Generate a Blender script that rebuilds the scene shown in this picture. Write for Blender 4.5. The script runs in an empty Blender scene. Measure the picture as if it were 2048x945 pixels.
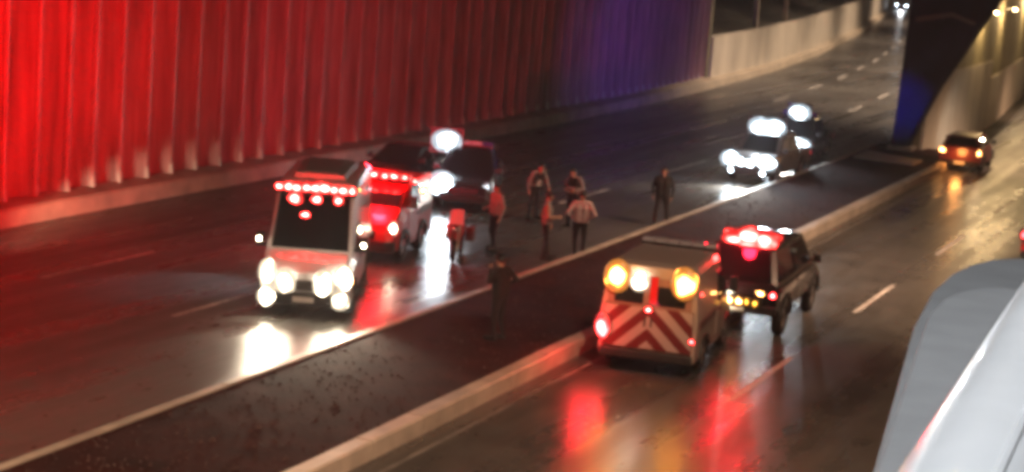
import bpy, bmesh, math, random
import numpy as np
from mathutils import Vector, Matrix
random.seed(7)
R = math.radians
S = bpy.context.scene
COL = S.collection

# ------------------------------------------------------------------ camera, world, exposure
cam = bpy.data.cameras.new('camera')
camo = bpy.data.objects.new('camera', cam)
COL.objects.link(camo)
cam.sensor_width = 36.0
cam.lens = 66.8
cam.clip_start = 0.05
cam.clip_end = 3000
HEAD, PITCH, ROLL = R(22.34), R(9.453), R(4.289)
camo.matrix_world = (Matrix.Translation((0, 0, 9.2)) @ Matrix.Rotation(HEAD, 4, 'Z')
                     @ Matrix.Rotation(R(90) - PITCH, 4, 'X') @ Matrix.Rotation(ROLL, 4, 'Z'))
cam.dof.use_dof = True            # a phone focused on the railing next to it: the underpass is soft
cam.dof.focus_distance = 2.9
cam.dof.aperture_fstop = 19.0
S.camera = camo
S.view_settings.view_transform = 'Standard'
S.view_settings.look = 'None'
S.view_settings.exposure = 0.0
S.view_settings.gamma = 1.0
S.cycles.use_denoising = True
S.cycles.max_bounces = 5
S.cycles.use_adaptive_sampling = True
S.cycles.adaptive_threshold = 0.02
S.cycles.sample_clamp_indirect = 6.0
S.cycles.filter_width = 4.2
W = bpy.data.worlds.new('World')
S.world = W
W.use_nodes = True
bg = W.node_tree.nodes['Background']
bg.inputs[0].default_value = (0.34, 0.15, 0.12, 1)     # light-polluted night sky
bg.inputs[1].default_value = 0.030

# ------------------------------------------------------------------ materials
MATS = {}


def pmat(name, col, rough=0.6, metal=0.0, var=0.0, scale=6.0, bump=0.0, bscale=40.0, emit=None, es=0.0,
         rvar=0.0, stretch=(1, 1, 1), coat=0.0, trans=0.0):
    if name in MATS:
        return MATS[name]
    m = bpy.data.materials.new(name)
    m.use_nodes = True
    nt = m.node_tree
    b = nt.nodes['Principled BSDF']
    b.inputs['Base Color'].default_value = (*col, 1)
    b.inputs['Roughness'].default_value = rough
    b.inputs['Metallic'].default_value = metal
    b.inputs['Coat Weight'].default_value = coat
    b.inputs['Transmission Weight'].default_value = trans
    if emit:
        b.inputs['Emission Color'].default_value = (*emit, 1)
        b.inputs['Emission Strength'].default_value = es
    if var or bump or rvar:
        tc = nt.nodes.new('ShaderNodeTexCoord')
        mp = nt.nodes.new('ShaderNodeMapping')
        mp.inputs['Scale'].default_value = stretch
        if name in ('pile_concrete', 'rib_concrete'):
            oi = nt.nodes.new('ShaderNodeNewGeometry')
            nt.links.new(oi.outputs['Position'], mp.inputs[0])
        else:
            nt.links.new(tc.outputs['Object'], mp.inputs[0])
        n = nt.nodes.new('ShaderNodeTexNoise')
        n.inputs['Scale'].default_value = scale
        n.inputs['Detail'].default_value = 6
        nt.links.new(mp.outputs[0], n.inputs['Vector'])
    if var:
        mx = nt.nodes.new('ShaderNodeMix')
        mx.data_type = 'RGBA'
        mx.inputs[6].default_value = (*[c * (1 - var) for c in col], 1)
        mx.inputs[7].default_value = (*[min(1, c * (1 + var)) for c in col], 1)
        cr = nt.nodes.new('ShaderNodeMapRange')
        cr.inputs[1].default_value = 0.3
        cr.inputs[2].default_value = 0.7
        nt.links.new(n.outputs['Fac'], cr.inputs[0])
        nt.links.new(cr.outputs[0], mx.inputs[0])
        nt.links.new(mx.outputs[2], b.inputs['Base Color'])
    if rvar:
        mr = nt.nodes.new('ShaderNodeMapRange')
        mr.inputs[1].default_value = 0.3
        mr.inputs[2].default_value = 0.7
        mr.inputs[3].default_value = max(0.02, rough - rvar)
        mr.inputs[4].default_value = rough + rvar
        nt.links.new(n.outputs['Fac'], mr.inputs[0])
        nt.links.new(mr.outputs[0], b.inputs['Roughness'])
    if bump:
        n2 = nt.nodes.new('ShaderNodeTexNoise')
        n2.inputs['Scale'].default_value = bscale
        n2.inputs['Detail'].default_value = 4
        nt.links.new(mp.outputs[0], n2.inputs['Vector'])
        bp = nt.nodes.new('ShaderNodeBump')
        bp.inputs['Strength'].default_value = bump
        bp.inputs['Distance'].default_value = 0.02
        nt.links.new(n2.outputs['Fac'], bp.inputs['Height'])
        nt.links.new(bp.outputs[0], b.inputs['Normal'])
    MATS[name] = m
    return m


def emat(name, col, strength, even=False):
    """a lamp glass: emission fades raggedly from the middle, imitating lens bloom"""
    if name in MATS:
        return MATS[name]
    m = pmat(name, (0.02, 0.02, 0.02), 0.3, emit=col, es=strength)
    if even:
        return m
    nt = m.node_tree
    tc = nt.nodes.new('ShaderNodeTexCoord')
    sub = nt.nodes.new('ShaderNodeVectorMath')
    sub.operation = 'SUBTRACT'
    sub.inputs[1].default_value = (0.5, 0.5, 0.5)
    mul = nt.nodes.new('ShaderNodeVectorMath')
    mul.operation = 'MULTIPLY'
    mul.inputs[1].default_value = (2, 0, 2)
    ln = nt.nodes.new('ShaderNodeVectorMath')
    ln.operation = 'LENGTH'
    nt.links.new(tc.outputs['Generated'], sub.inputs[0])
    nt.links.new(sub.outputs[0], mul.inputs[0])
    nt.links.new(mul.outputs[0], ln.inputs[0])
    mr = nt.nodes.new('ShaderNodeMapRange')
    mr.interpolation_type = 'SMOOTHSTEP'
    mr.inputs[1].default_value = 0.0
    mr.inputs[2].default_value = 1.0
    mr.inputs[3].default_value = 1.0
    mr.inputs[4].default_value = 0.0
    oi = nt.nodes.new('ShaderNodeObjectInfo')
    ad = nt.nodes.new('ShaderNodeVectorMath')
    ad.operation = 'MULTIPLY_ADD'
    ad.inputs[1].default_value = (1.7, 1.7, 1.7)
    rs = nt.nodes.new('ShaderNodeMath')
    rs.operation = 'MULTIPLY'
    rs.inputs[1].default_value = 37.0
    nt.links.new(oi.outputs['Random'], rs.inputs[0])
    nt.links.new(tc.outputs['Generated'], ad.inputs[0])
    nt.links.new(rs.outputs[0], ad.inputs[2])
    nz = nt.nodes.new('ShaderNodeTexNoise')
    nz.inputs['Scale'].default_value = 1.0
    nz.inputs['Detail'].default_value = 1.5
    nt.links.new(ad.outputs[0], nz.inputs['Vector'])
    uv = nt.nodes.new('ShaderNodeMapRange')
    uv.inputs[1].default_value = 0.25
    uv.inputs[2].default_value = 0.75
    uv.inputs[3].default_value = 0.55
    uv.inputs[4].default_value = 1.75
    nt.links.new(nz.outputs['Fac'], uv.inputs[0])
    mm = nt.nodes.new('ShaderNodeMath')
    mm.operation = 'MULTIPLY'
    nt.links.new(ln.outputs['Value'], mm.inputs[0])
    nt.links.new(uv.outputs[0], mm.inputs[1])
    nt.links.new(mm.outputs[0], mr.inputs[0])
    pw_ = nt.nodes.new('ShaderNodeMath')
    pw_.operation = 'POWER'
    pw_.inputs[1].default_value = 1.8
    nt.links.new(mr.outputs[0], pw_.inputs[0])
    sc_ = nt.nodes.new('ShaderNodeMath')
    sc_.operation = 'MULTIPLY_ADD'
    sc_.inputs[1].default_value = strength * 2.2
    sc_.inputs[2].default_value = strength * 0.012
    nt.links.new(pw_.outputs[0], sc_.inputs[0])
    nt.links.new(sc_.outputs[0], m.node_tree.nodes['Principled BSDF'].inputs['Emission Strength'])
    return m




def asphalt():
    m = bpy.data.materials.new('wet_asphalt')
    m.use_nodes = True
    nt = m.node_tree
    N, Lk = nt.nodes.new, nt.links.new
    b = nt.nodes['Principled BSDF']
    tc = N('ShaderNodeTexCoord')

    def noise(scale, st, det=5, rough=0.55):
        mp = N('ShaderNodeMapping')
        mp.inputs['Scale'].default_value = st
        Lk(tc.outputs['Object'], mp.inputs[0])
        n = N('ShaderNodeTexNoise')
        n.inputs['Scale'].default_value = scale
        n.inputs['Detail'].default_value = det
        n.inputs['Roughness'].default_value = rough
        Lk(mp.outputs[0], n.inputs['Vector'])
        return n.outputs['Fac']

    def rng(v, a0, a1, b0, b1):
        r = N('ShaderNodeMapRange')
        for k, x in zip((1, 2, 3, 4), (a0, a1, b0, b1)):
            r.inputs[k].default_value = x
        Lk(v, r.inputs[0])
        return r.outputs[0]

    def math_(op, x, y):
        q = N('ShaderNodeMath')
        q.operation = op
        for k, t in enumerate((x, y)):
            if hasattr(t, 'links'):
                Lk(t, q.inputs[k])
            else:
                q.inputs[k].default_value = t
        return q.outputs[0]
    patches = noise(0.22, (1, 0.55, 1), 4)
    tracks = noise(1.15, (1, 0.035, 1), 3)          # long tyre tracks
    fine = noise(55, (1, 1, 1), 3)
    mott = noise(1.6, (1, 0.6, 1), 7, 0.65)
    col = math_('ADD', math_('MULTIPLY', rng(patches, 0.35, 0.65, 0.6, 1.35), 0.070), rng(mott, 0.3, 0.7, -0.012, 0.014))
    cb = N('ShaderNodeCombineColor')
    for k, f_ in enumerate((1.05, 1.0, 0.94)):
        Lk(math_('MULTIPLY', col, f_), cb.inputs[k])
    Lk(cb.outputs[0], b.inputs['Base Color'])
    ro = math_('ADD', rng(tracks, 0.38, 0.62, 0.24, 0.38), rng(mott, 0.3, 0.7, -0.05, 0.06))
    Lk(ro, b.inputs['Roughness'])
    b.inputs['IOR'].default_value = 1.33
    b.inputs['Specular IOR Level'].default_value = 0.42
    h = math_('ADD', math_('MULTIPLY', fine, 0.25), math_('MULTIPLY', noise(7, (1.5, 0.5, 1), 5, 0.6), 0.8))
    bp = N('ShaderNodeBump')
    bp.inputs['Strength'].default_value = 0.32
    bp.inputs['Distance'].default_value = 0.02
    Lk(h, bp.inputs['Height'])
    Lk(bp.outputs[0], b.inputs['Normal'])
    return m


ASPH = asphalt()
PAINT = pmat('road_paint', (0.52, 0.49, 0.46), 0.5, var=0.5, scale=4.0)
KERB = pmat('kerb_concrete', (0.42, 0.37, 0.31), 0.55, var=0.25, scale=1.5, bump=0.3, bscale=14)
SOIL = pmat('median_soil', (0.032, 0.009, 0.008), 0.9, var=0.4, scale=1.3, bump=0.8, bscale=10)
SOIL.node_tree.nodes['Principled BSDF'].inputs['Specular IOR Level'].default_value = 0.08
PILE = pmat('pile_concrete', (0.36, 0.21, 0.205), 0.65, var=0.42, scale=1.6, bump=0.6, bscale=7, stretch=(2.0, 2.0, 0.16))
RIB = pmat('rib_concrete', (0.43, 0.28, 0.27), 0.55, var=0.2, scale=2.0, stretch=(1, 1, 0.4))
PLINTH = pmat('plinth_concrete', (0.47, 0.40, 0.31), 0.6, var=0.25, scale=1.2, bump=0.35, bscale=10)
CREAM = pmat('cream_wall', (0.55, 0.50, 0.42), 0.7, var=0.15, scale=0.6, bump=0.2, bscale=8, stretch=(1, 1, 0.4))
OLIVE = pmat('olive_wall', (0.20, 0.18, 0.12), 0.8, var=0.25, scale=0.8)
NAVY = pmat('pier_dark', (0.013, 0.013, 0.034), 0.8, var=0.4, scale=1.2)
EARTH = pmat('bank_earth', (0.05, 0.045, 0.035), 0.95, var=0.4, scale=0.5)
BLACK = pmat('black_rubber', (0.012, 0.012, 0.012), 0.7)
PLASTIC = pmat('dark_plastic', (0.02, 0.02, 0.022), 0.45)
CHROME = pmat('chrome', (0.6, 0.6, 0.62), 0.15, metal=1.0)
ALLOY = pmat('alloy_rim', (0.35, 0.35, 0.37), 0.35, metal=0.9)
GLASS = pmat('dark_glass', (0.008, 0.008, 0.01), 0.06, coat=0.3)
WHITEP = pmat('white_paint', (0.62, 0.62, 0.64), 0.3, coat=0.5, var=0.08, scale=2)
REDP = pmat('red_paint', (0.55, 0.015, 0.02), 0.3, coat=0.6, var=0.1, scale=2)
BLACKP = pmat('black_paint', (0.015, 0.015, 0.02), 0.22, coat=0.6)
DREDP = pmat('maroon_paint', (0.13, 0.018, 0.015), 0.3, coat=0.5)
GREYP = pmat('grey_paint', (0.13, 0.12, 0.12), 0.3, coat=0.5)
STEEL = pmat('galvanised_steel', (0.35, 0.35, 0.36), 0.45, metal=0.6, var=0.15)
CHEVR = pmat('chevron_red', (0.11, 0.015, 0.018), 0.4)
CHEVW = pmat('chevron_white', (0.32, 0.28, 0.27), 0.4)
RAILW = pmat('rail_white_paint', (0.80, 0.81, 0.83), 0.32, coat=0.3, var=0.05, scale=8)
RAILG = pmat('rail_grey', (0.25, 0.25, 0.255), 0.6, var=0.08, scale=12, bump=0.1, bscale=120)
PLATE = pmat('number_plate', (0.6, 0.6, 0.58), 0.5)
E_HEAD = emat('lamp_warm_white', (1.0, 0.84, 0.60), 80)
E_COOL = emat('lamp_cool_white', (0.76, 0.90, 1.0), 60)
E_COOLDIM = emat('lamp_cool_dim', (0.85, 0.93, 1.0), 2.5)
E_RED = emat('lamp_red', (1.0, 0.035, 0.03), 75)
E_REDDIM = emat('lamp_red_dim', (1.0, 0.05, 0.06), 8)
E_TAIL = emat('lamp_tail', (1.0, 0.04, 0.04), 45)
E_AMB = emat('lamp_amber', (1.0, 0.32, 0.05), 60)
E_AMBS = emat('lamp_amber_soft', (1.0, 0.46, 0.12), 30)
E_SOD = emat('lamp_street', (1.0, 0.68, 0.32), 45)
E_BLUE = emat('lamp_blue', (0.1, 0.2, 1.0), 4)
E_LED = emat('lamp_led', (0.95, 0.97, 1.0), 30)


# ------------------------------------------------------------------ mesh helper
class MB:
    def __init__(self):
        self.v, self.f = [], []

    def add(self, vs, fs):
        o = len(self.v)
        self.v += [tuple(x) for x in vs]
        self.f += [tuple(i + o for i in q) for q in fs]
        return self

    def box(self, x0, x1, y0, y1, z0, z1):
        return self.add([(x0, y0, z0), (x1, y0, z0), (x1, y1, z0), (x0, y1, z0),
                         (x0, y0, z1), (x1, y0, z1), (x1, y1, z1), (x0, y1, z1)],
                        [(0, 3, 2, 1), (4, 5, 6, 7), (0, 1, 5, 4), (1, 2, 6, 5), (2, 3, 7, 6), (3, 0, 4, 7)])

    def loft(self, rings, cap=True, close=True):
        n = len(rings[0])
        vs = [p for r in rings for p in r]
        fs = []
        for i in range(len(rings) - 1):
            for j in range(n if close else n - 1):
                k = (j + 1) % n
                fs.append((i * n + j, i * n + k, (i + 1) * n + k, (i + 1) * n + j))
        if cap:
            fs.append(tuple(range(n - 1, -1, -1)))
            fs.append(tuple((len(rings) - 1) * n + j for j in range(n)))
        return self.add(vs, fs)

    def tube(self, pts, radii, n=10):
        pts = [Vector(p) for p in pts]
        if not hasattr(radii, '__len__'):
            radii = [radii] * len(pts)
        rings = []
        for i, p in enumerate(pts):
            d = (pts[min(i + 1, len(pts) - 1)] - pts[max(i - 1, 0)]).normalized()
            a = d.orthogonal().normalized() if i == 0 else (a - d * a.dot(d)).normalized()
            b = d.cross(a)
            rings.append([p + (a * math.cos(t) + b * math.sin(t)) * radii[i]
                          for t in [2 * math.pi * k / n for k in range(n)]])
        return self.loft(rings)

    def ball(self, c, r, sc=(1, 1, 1), n=10, m=7):
        rings = []
        for i in range(m + 1):
            t = math.pi * (0.02 + 0.96 * i / m)
            rings.append([(c[0] + r * sc[0] * math.sin(t) * math.cos(2 * math.pi * j / n),
                           c[1] + r * sc[1] * math.sin(t) * math.sin(2 * math.pi * j / n),
                           c[2] - r * sc[2] * math.cos(t)) for j in range(n)])
        return self.loft(rings)

    def slab(self, q, th):
        """a quad (4 points, any order round) given thickness along its normal"""
        q = [Vector(p) for p in q]
        nrm = (q[1] - q[0]).cross(q[3] - q[0]).normalized() * th
        return self.loft([q, [p + nrm for p in q]])

    def mesh(self, name, mat, smooth=False):
        me = bpy.data.meshes.new(name)
        me.from_pydata(self.v, [], self.f)
        bm = bmesh.new()
        bm.from_mesh(me)
        bmesh.ops.recalc_face_normals(bm, faces=bm.faces)
        bm.to_mesh(me)
        bm.free()
        me.materials.append(mat)
        if smooth:
            me.polygons.foreach_set('use_smooth', [True] * len(me.polygons))
        return me

    def build(self, name, mat, parent=None, smooth=False, bevel=0.0):
        o = bpy.data.objects.new(name, self.mesh(name, mat, smooth))
        COL.objects.link(o)
        o.parent = parent
        if bevel:
            md = o.modifiers.new('bevel', 'BEVEL')
            md.width = bevel
            md.segments = 2
            md.limit_method = 'ANGLE'
        return o


def link_mesh(name, me, parent=None, loc=(0, 0, 0), rz=0.0):
    o = bpy.data.objects.new(name, me)
    COL.objects.link(o)
    o.parent = parent
    o.location = loc
    o.rotation_euler = (0, 0, rz)
    return o


def tag(o, label=None, cat=None, group=None, kind=None):
    for k, v in (('label', label), ('category', cat), ('group', group), ('kind', kind)):
        if v:
            o[k] = v
    return o


def empty(name, loc, rz=0.0):
    o = bpy.data.objects.new(name, None)
    COL.objects.link(o)
    o.location = loc
    o.rotation_euler = (0, 0, rz)
    o.empty_display_size = 0.3
    return o


def lamp(kind, parent, loc, power, col, radius=0.1, target=None, angle=60, blend=0.6, name='beam'):
    l = bpy.data.lights.new(name, kind)
    l.energy = power
    l.color = col
    l.shadow_soft_size = radius
    o = bpy.data.objects.new(name, l)
    COL.objects.link(o)
    o.parent = parent
    o.location = loc
    if kind == 'SPOT':
        l.spot_size = R(angle)
        l.spot_blend = blend
        d = Vector(target) - Vector(loc)
        o.rotation_euler = d.to_track_quat('-Z', 'Y').to_euler()
    return o


# ------------------------------------------------------------------ the road and its bend
_ks = [-60, 80, 85, 95, 108, 130, 155, 200, 260, 330, 420]
_ko = [0, 0, -0.1, -0.45, -1.2, -2.9, -5.8, -12.4, -22.5, -36.0, -55.0]


def off(s):
    return float(np.interp(s, _ks, _ko))


SS = [-30, 0, 20] + list(range(30, 84, 6)) + list(range(84, 200, 4)) + list(range(200, 424, 10))


def strip(x0, x1, z, ss, name, mat, th=0.0):
    m = MB()
    rings = [[(x0 + off(s), s, z), (x1 + off(s), s, z)] for s in ss]
    m.loft(rings, cap=False, close=False)
    return m.build(name, mat)


tag(strip(-125, 40, -0.12, SS, 'ground', EARTH), kind='structure')
tag(strip(-31.75, -17.95, 0.0, SS, 'road', ASPH), kind='structure')
tag(strip(-13.80, -0.4, 0.0, SS, 'road', ASPH), kind='structure')
tag(strip(-17.85, -14.05, 0.20, [s for s in SS if s < 90], 'median', SOIL), kind='structure')


def kerb(xa, xb, z):
    e = tag(empty('kerb', (0, 0, 0)), kind='structure')
    s = 14.0
    while s < 89:
        s1 = s + 2.0
        dz, dx = random.uniform(-0.008, 0.008), random.uniform(-0.008, 0.008)
        m = MB()
        m.loft([[(xa + off(q), q, -0.05), (xb + dx + off(q), q, -0.05), (xb + dx + off(q), q, z + dz - 0.03),
                 (xb + dx - math.copysign(0.03, xb - xa) + off(q), q, z + dz), (xa + off(q), q, z + dz)] for q in (s, s1 - 0.014)])
        m.build('kerb_stone', KERB, e)
        s = s1


kerb(-17.82, -18.02, 0.24)
kerb(-14.08, -13.76, 0.34)


gm = MB()
for k in range(3000):
    y = 23 + 62 * random.random() ** 1.6
    x = random.uniform(-17.75, -14.15)
    q = random.uniform(0.012, 0.045) * (1.8 if random.random() < 0.04 else 1)
    p = [(x + q * random.uniform(0.7, 1.3) * math.cos(t), y + q * random.uniform(0.7, 1.3) * math.sin(t), 0.195) for t in (0, 1.4, 2.8, 4.4)]
    gm.add(p + [(x, y, 0.2 + q * random.uniform(0.5, 1.1))], [(0, 1, 4), (1, 2, 4), (2, 3, 4), (3, 0, 4)])
tag(gm.build('gravel', pmat('gravel_stone', (0.055, 0.026, 0.022), 0.9, var=0.5, scale=5)), 'loose reddish gravel scattered over the dark median', 'gravel', kind='stuff')


def dash(x, s0, s1, w=0.14):
    m = MB()
    ss = np.linspace(s0, s1, 4)
    m.loft([[(x - w / 2 + off(s), s, 0.005), (x + w / 2 + off(s), s, 0.005)] for s in ss], cap=False, close=False)
    return m


marks = empty('lane_markings', (0, 0, 0))
tag(marks, kind='structure')
for x, first, n in ((-27.0, 36.6, 16), (-22.4, 35.2, 16), (-9.85, 25.0, 15)):
    for k in range(n):
        s0 = first + k * (11.6 if x < -20 else 11.1)
        dash(x, s0, s0 + 4.8).build('lane_dash', PAINT, marks)
for x in (-31.2, -18.45, -13.3):
    dash(x, 20, 88 if x > -20 else 300, 0.10).build('edge_line', pmat('worn_paint', (0.16, 0.15, 0.14), 0.4, var=0.6, scale=2), marks)

# concrete nose slab at the end of the median
nose = MB()
nose.loft([[(-17.6, 80.5, z), (-14.9, 80.0, z), (-14.9, 82.2, z), (-17.6, 83.4, z)] for z in (0.21, 0.27)])
tag(nose.build('pavement', KERB), kind='structure')

# ------------------------------------------------------------------ pile wall on the left
pw = empty('retaining_wall', (-32.5, 34, 0))
tag(pw, 'tall fluted concrete retaining wall glowing red along the far side of the road', 'wall')
BAY, ZT = 1.38, 9.0
pan = MB()
pr = []
for k in range(9):
    t = k / 8
    pr.append((-0.42 * math.sin(math.pi * t) ** 0.8 - 0.05, 0.09 + t * (BAY - 0.18)))
front = [(x, y) for x, y in pr]
pan.loft([[(x, y, z) for x, y in front] + [(-0.9, BAY - 0.09, z), (-0.9, 0.09, z)] for z in (0.45, ZT)])
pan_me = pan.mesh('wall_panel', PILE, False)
rb = MB()
rb.loft([[(-0.6, -0.09, z), (0.0, -0.09, z), (0.05, -0.03, z), (0.05, 0.03, z), (0.0, 0.09, z), (-0.6, 0.09, z)] for z in (0.45, ZT)])
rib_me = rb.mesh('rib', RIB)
ft = MB()
ft.loft([[(0.0, -0.14, 0.50), (0.20, -0.10, 0.50), (0.20, 0.10, 0.50), (0.0, 0.14, 0.50)],
         [(0.0, -0.12, 0.78), (0.15, -0.08, 0.74), (0.15, 0.08, 0.74), (0.0, 0.12, 0.78)],
         [(0.0, -0.10, 1.00), (0.08, -0.05, 0.94), (0.08, 0.05, 0.94), (0.0, 0.10, 1.00)]])
foot_me = ft.mesh('rib_foot', pmat('foot_concrete', (0.52, 0.48, 0.44), 0.55, var=0.2, scale=3))
NB = 56
for k in range(NB):
    s = 34 + k * BAY
    o = off(s)
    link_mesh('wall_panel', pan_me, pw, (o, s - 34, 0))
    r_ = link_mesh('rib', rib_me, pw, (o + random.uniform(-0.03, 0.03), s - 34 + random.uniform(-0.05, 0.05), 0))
    fo = link_mesh('rib_foot', foot_me, r_, (0, 0, 0))
    fo.scale = (random.uniform(0.4, 0.6), random.uniform(0.5, 0.75), 1.0)
SEND = 34 + NB * BAY
m = MB()
m.box(-1.0 + off(SEND), 0.12 + off(SEND), SEND - 34 - 0.05, SEND - 34 + 0.55, 0, ZT + 0.3)
m.build('end_column', OLIVE, pw)
# low plinth at its foot, cast in lengths
pl = empty('plinth', (-31.7, 34, 0))
tag(pl, 'low tan concrete plinth running along the foot of the fluted wall', 'barrier')
for k in range(40):
    s0 = 24 + k * 6.0
    s1 = s0 + 5.985
    m = MB()
    m.loft([[(off(s), s - 34, -0.05), (-0.06 + off(s), s - 34, 0.44), (-0.13 + off(s), s - 34, 0.50),
             (-0.95 + off(s), s - 34, 0.56), (-0.95 + off(s), s - 34, -0.05)] for s in (s0, (s0 + s1) / 2, s1)])
    m.build('plinth_block', PLINTH, pl)
# pale low wall continuing round the bend
lw = empty('parapet_wall', (-32.2, SEND, 0))
tag(lw, 'pale cream low wall curving away beyond the end of the fluted wall', 'wall')
for k in range(30):
    s0 = SEND + 0.7 + k * 7.0
    s1 = s0 + 6.97
    h = lambda s: 3.0 + 0.004 * (s - SEND)
    m = MB()
    m.loft([[(off(s), s - SEND, 0.3), (off(s) - 0.05, s - SEND, h(s)), (off(s) - 0.5, s - SEND, h(s)), (off(s) - 0.5, s - SEND, 0.3)]
            for s in (s0, (s0 + s1) / 2, s1)])
    m.build('wall_panel', CREAM, lw)
# bank above the walls
bank = MB()
for s0, s1, zz in ((-30, SEND, (8.7, 8.7, 8.8, 9.5)), (SEND + 0.6, 420, (2.7, 3.0, 6.5, 14))):
    ss = [s for s in np.linspace(s0, s1, 20)]
    bank.loft([[(x + off(s), s, z) for x, z in zip((-33.3 if s1 == SEND else -32.72, -36, -44, -120), zz)] for s in ss], cap=False, close=False)
tag(bank.build('hillside', EARTH), kind='structure')
for k, (s, dx, hh) in enumerate(((112.5, -0.9, 6.5), (134, -1.6, 5.2), (150, -1.8, 5.0))):
    fp = empty('fence_post', (-32.4 + off(s) + dx, s, 2.6))
    m = MB()
    m.loft([[(-a, -a, z), (a, -a, z), (a, a, z), (-a, a, z)] for a, z in ((0.17, -0.5), (0.14, hh - 3.0), (0.10, hh - 2.9))])
    m.build('post', PLINTH, fp)
    c = MB()
    c.box(-0.18, 0.18, -0.18, 0.18, hh - 2.9, hh - 2.8)
    c.build('cap', PLINTH, fp)
    tag(fp, ['thick pale post rising right beside the end of the fluted wall', 'pale post behind the cream wall, second from the fluted wall',
             'farthest pale post behind the curving cream wall'][k], 'post', 'posts behind the cream wall')

# ------------------------------------------------------------------ pier and ramp wall in the median
pier = empty('bridge_pier', (-16.6, 86.2, 0))
tag(pier, 'dark flared bridge pier leaning over the end of the median', 'pier')
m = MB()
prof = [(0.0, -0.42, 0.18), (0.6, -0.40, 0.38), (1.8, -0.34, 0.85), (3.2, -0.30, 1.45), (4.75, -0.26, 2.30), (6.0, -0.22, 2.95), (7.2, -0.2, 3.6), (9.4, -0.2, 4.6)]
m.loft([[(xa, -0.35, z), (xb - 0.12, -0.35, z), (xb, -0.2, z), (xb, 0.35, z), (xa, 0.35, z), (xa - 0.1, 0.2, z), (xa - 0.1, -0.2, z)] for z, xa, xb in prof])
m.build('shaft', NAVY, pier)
m = MB()
m.loft([[(-0.6, -0.6, z), (0.5, -0.6, z), (0.5, 0.6, z), (-0.6, 0.6, z)] for z in (0.2, 0.36)])
m.build('base', KERB, pier)
m = MB()
m.loft([[(0.05, -0.362, 6.0), (1.6, -0.362, 6.35), (2.6, -0.362, 6.05), (2.7, -0.362, 6.2), (1.6, -0.362, 6.55), (0.0, -0.362, 6.2)],
        [(0.05, -0.35, 6.0), (1.6, -0.35, 6.35), (2.6, -0.35, 6.05), (2.7, -0.35, 6.2), (1.6, -0.35, 6.55), (0.0, -0.35, 6.2)]])
m.build('pale_arc', pmat('pier_streak', (0.12, 0.10, 0.10), 0.7), pier)  # pale arc-shaped strip on the pier face

ramp = empty('ramp_wall', (-15.4, 88, 0))
tag(ramp, 'cream and olive ramp wall rising in the median behind the dark pier', 'wall')


def rx(s):
    return float(np.interp(s, [87, 93, 100, 400], [-1.0, -0.35, 0.0, 0.0])) + off(s) + 0.7


rw_ = lambda s: float(np.interp(s, [87, 105], [0.5, 1.9]))
m = MB()
ss = [87, 90, 93, 96, 100, 104, 110, 118, 126, 136, 150, 170, 200, 240, 300]
m.loft([[(rx(s) - 0.15, s - 88, -0.05), (rx(s) - 0.15, s - 88, 7.9), (rx(s) - rw_(s), s - 88, 7.9), (rx(s) - rw_(s), s - 88, -0.05)] for s in ss])
m.build('core', OLIVE, ramp)
edges = [87.0, 92, 97.2] + [103.3 + 6 * k for k in range(24)]
for a, b in zip(edges[:-1], edges[1:]):
    h = 3.7 if b < 98 else 2.75
    if b > 98 and a < 98:
        h = 3.7
    b -= 0.02
    m = MB()
    m.loft([[(rx(s), s - 88, -0.05), (rx(s), s - 88, h), (rx(s) - 0.15, s - 88, h), (rx(s) - 0.15, s - 88, -0.05)] for s in (a, (a + b) / 2, b)])
    m.build('wall_panel', CREAM, ramp)
    if a > 90:
        m = MB()
        m.loft([[(rx(s) - 0.08, s - 88, h + 0.02), (rx(s) - 0.08, s - 88, 7.6), (rx(s) - 0.15, s - 88, 7.6), (rx(s) - 0.15, s - 88, h + 0.02)]
                for s in (a, (a + b) / 2, b - 0.05)])
        m.build('upper_panel', pmat('upper_panel', (0.30, 0.27, 0.17), 0.8, var=0.2, scale=0.7), ramp)

# right-hand retaining wall under the camera
rw = MB()
rw.loft([[(-0.4 + off(s), s, -0.1), (-0.4 + off(s), s, 7.4), (0.2 + off(s), s, 7.4), (0.2 + off(s), s, -0.1)] for s in SS if s < 300])
tag(rw.build('boundary_wall', PLINTH), 'plain concrete wall bounding the road below the railing', 'wall')
sw = MB()
sw.loft([[(-0.75, -4, z), (30, -4, z), (30, 4.6, z), (-0.75, 4.6, z)] for z in (7.42, 7.6)])
tag(sw.build('pavement', PLINTH), kind='structure')

# ------------------------------------------------------------------ lamps of the place


def wall_lamp(s, z, label, power):
    e = empty('wall_lamp', (-15.4 + rx(s), s, z))
    m = MB()
    m.tube([(-0.10, 0, -0.15), (0.25, 0, 0.05), (0.5, 0, 0.08)], 0.04)
    m.build('bracket', STEEL, e)
    m = MB()
    m.loft([[(0.35, -0.16, 0.05), (0.8, -0.16, 0.05), (0.8, 0.16, 0.05), (0.35, 0.16, 0.05)],
            [(0.4, -0.10, 0.16), (0.75, -0.10, 0.16), (0.75, 0.10, 0.16), (0.4, 0.10, 0.16)]])
    m.build('housing', STEEL, e)
    m = MB()
    m.ball((0.58, 0, 0.03), 0.15, (1.2, 0.9, 0.6))
    m.build('lens', E_SOD, e, True)
    lamp('POINT', e, (0.62, 0, -0.2), power, (1.0, 0.66, 0.30), 0.2)
    tag(e, label, 'lamp', 'lamps on the ramp wall')


wall_lamp(97.5, 6.35, 'glowing lamp on the ramp wall nearest to the dark pier', 350)
wall_lamp(106.5, 6.35, 'glowing lamp high on the ramp wall at the right edge', 350)
wall_lamp(124, 6.6, 'farthest glowing lamp on the ramp wall', 500)


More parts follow.
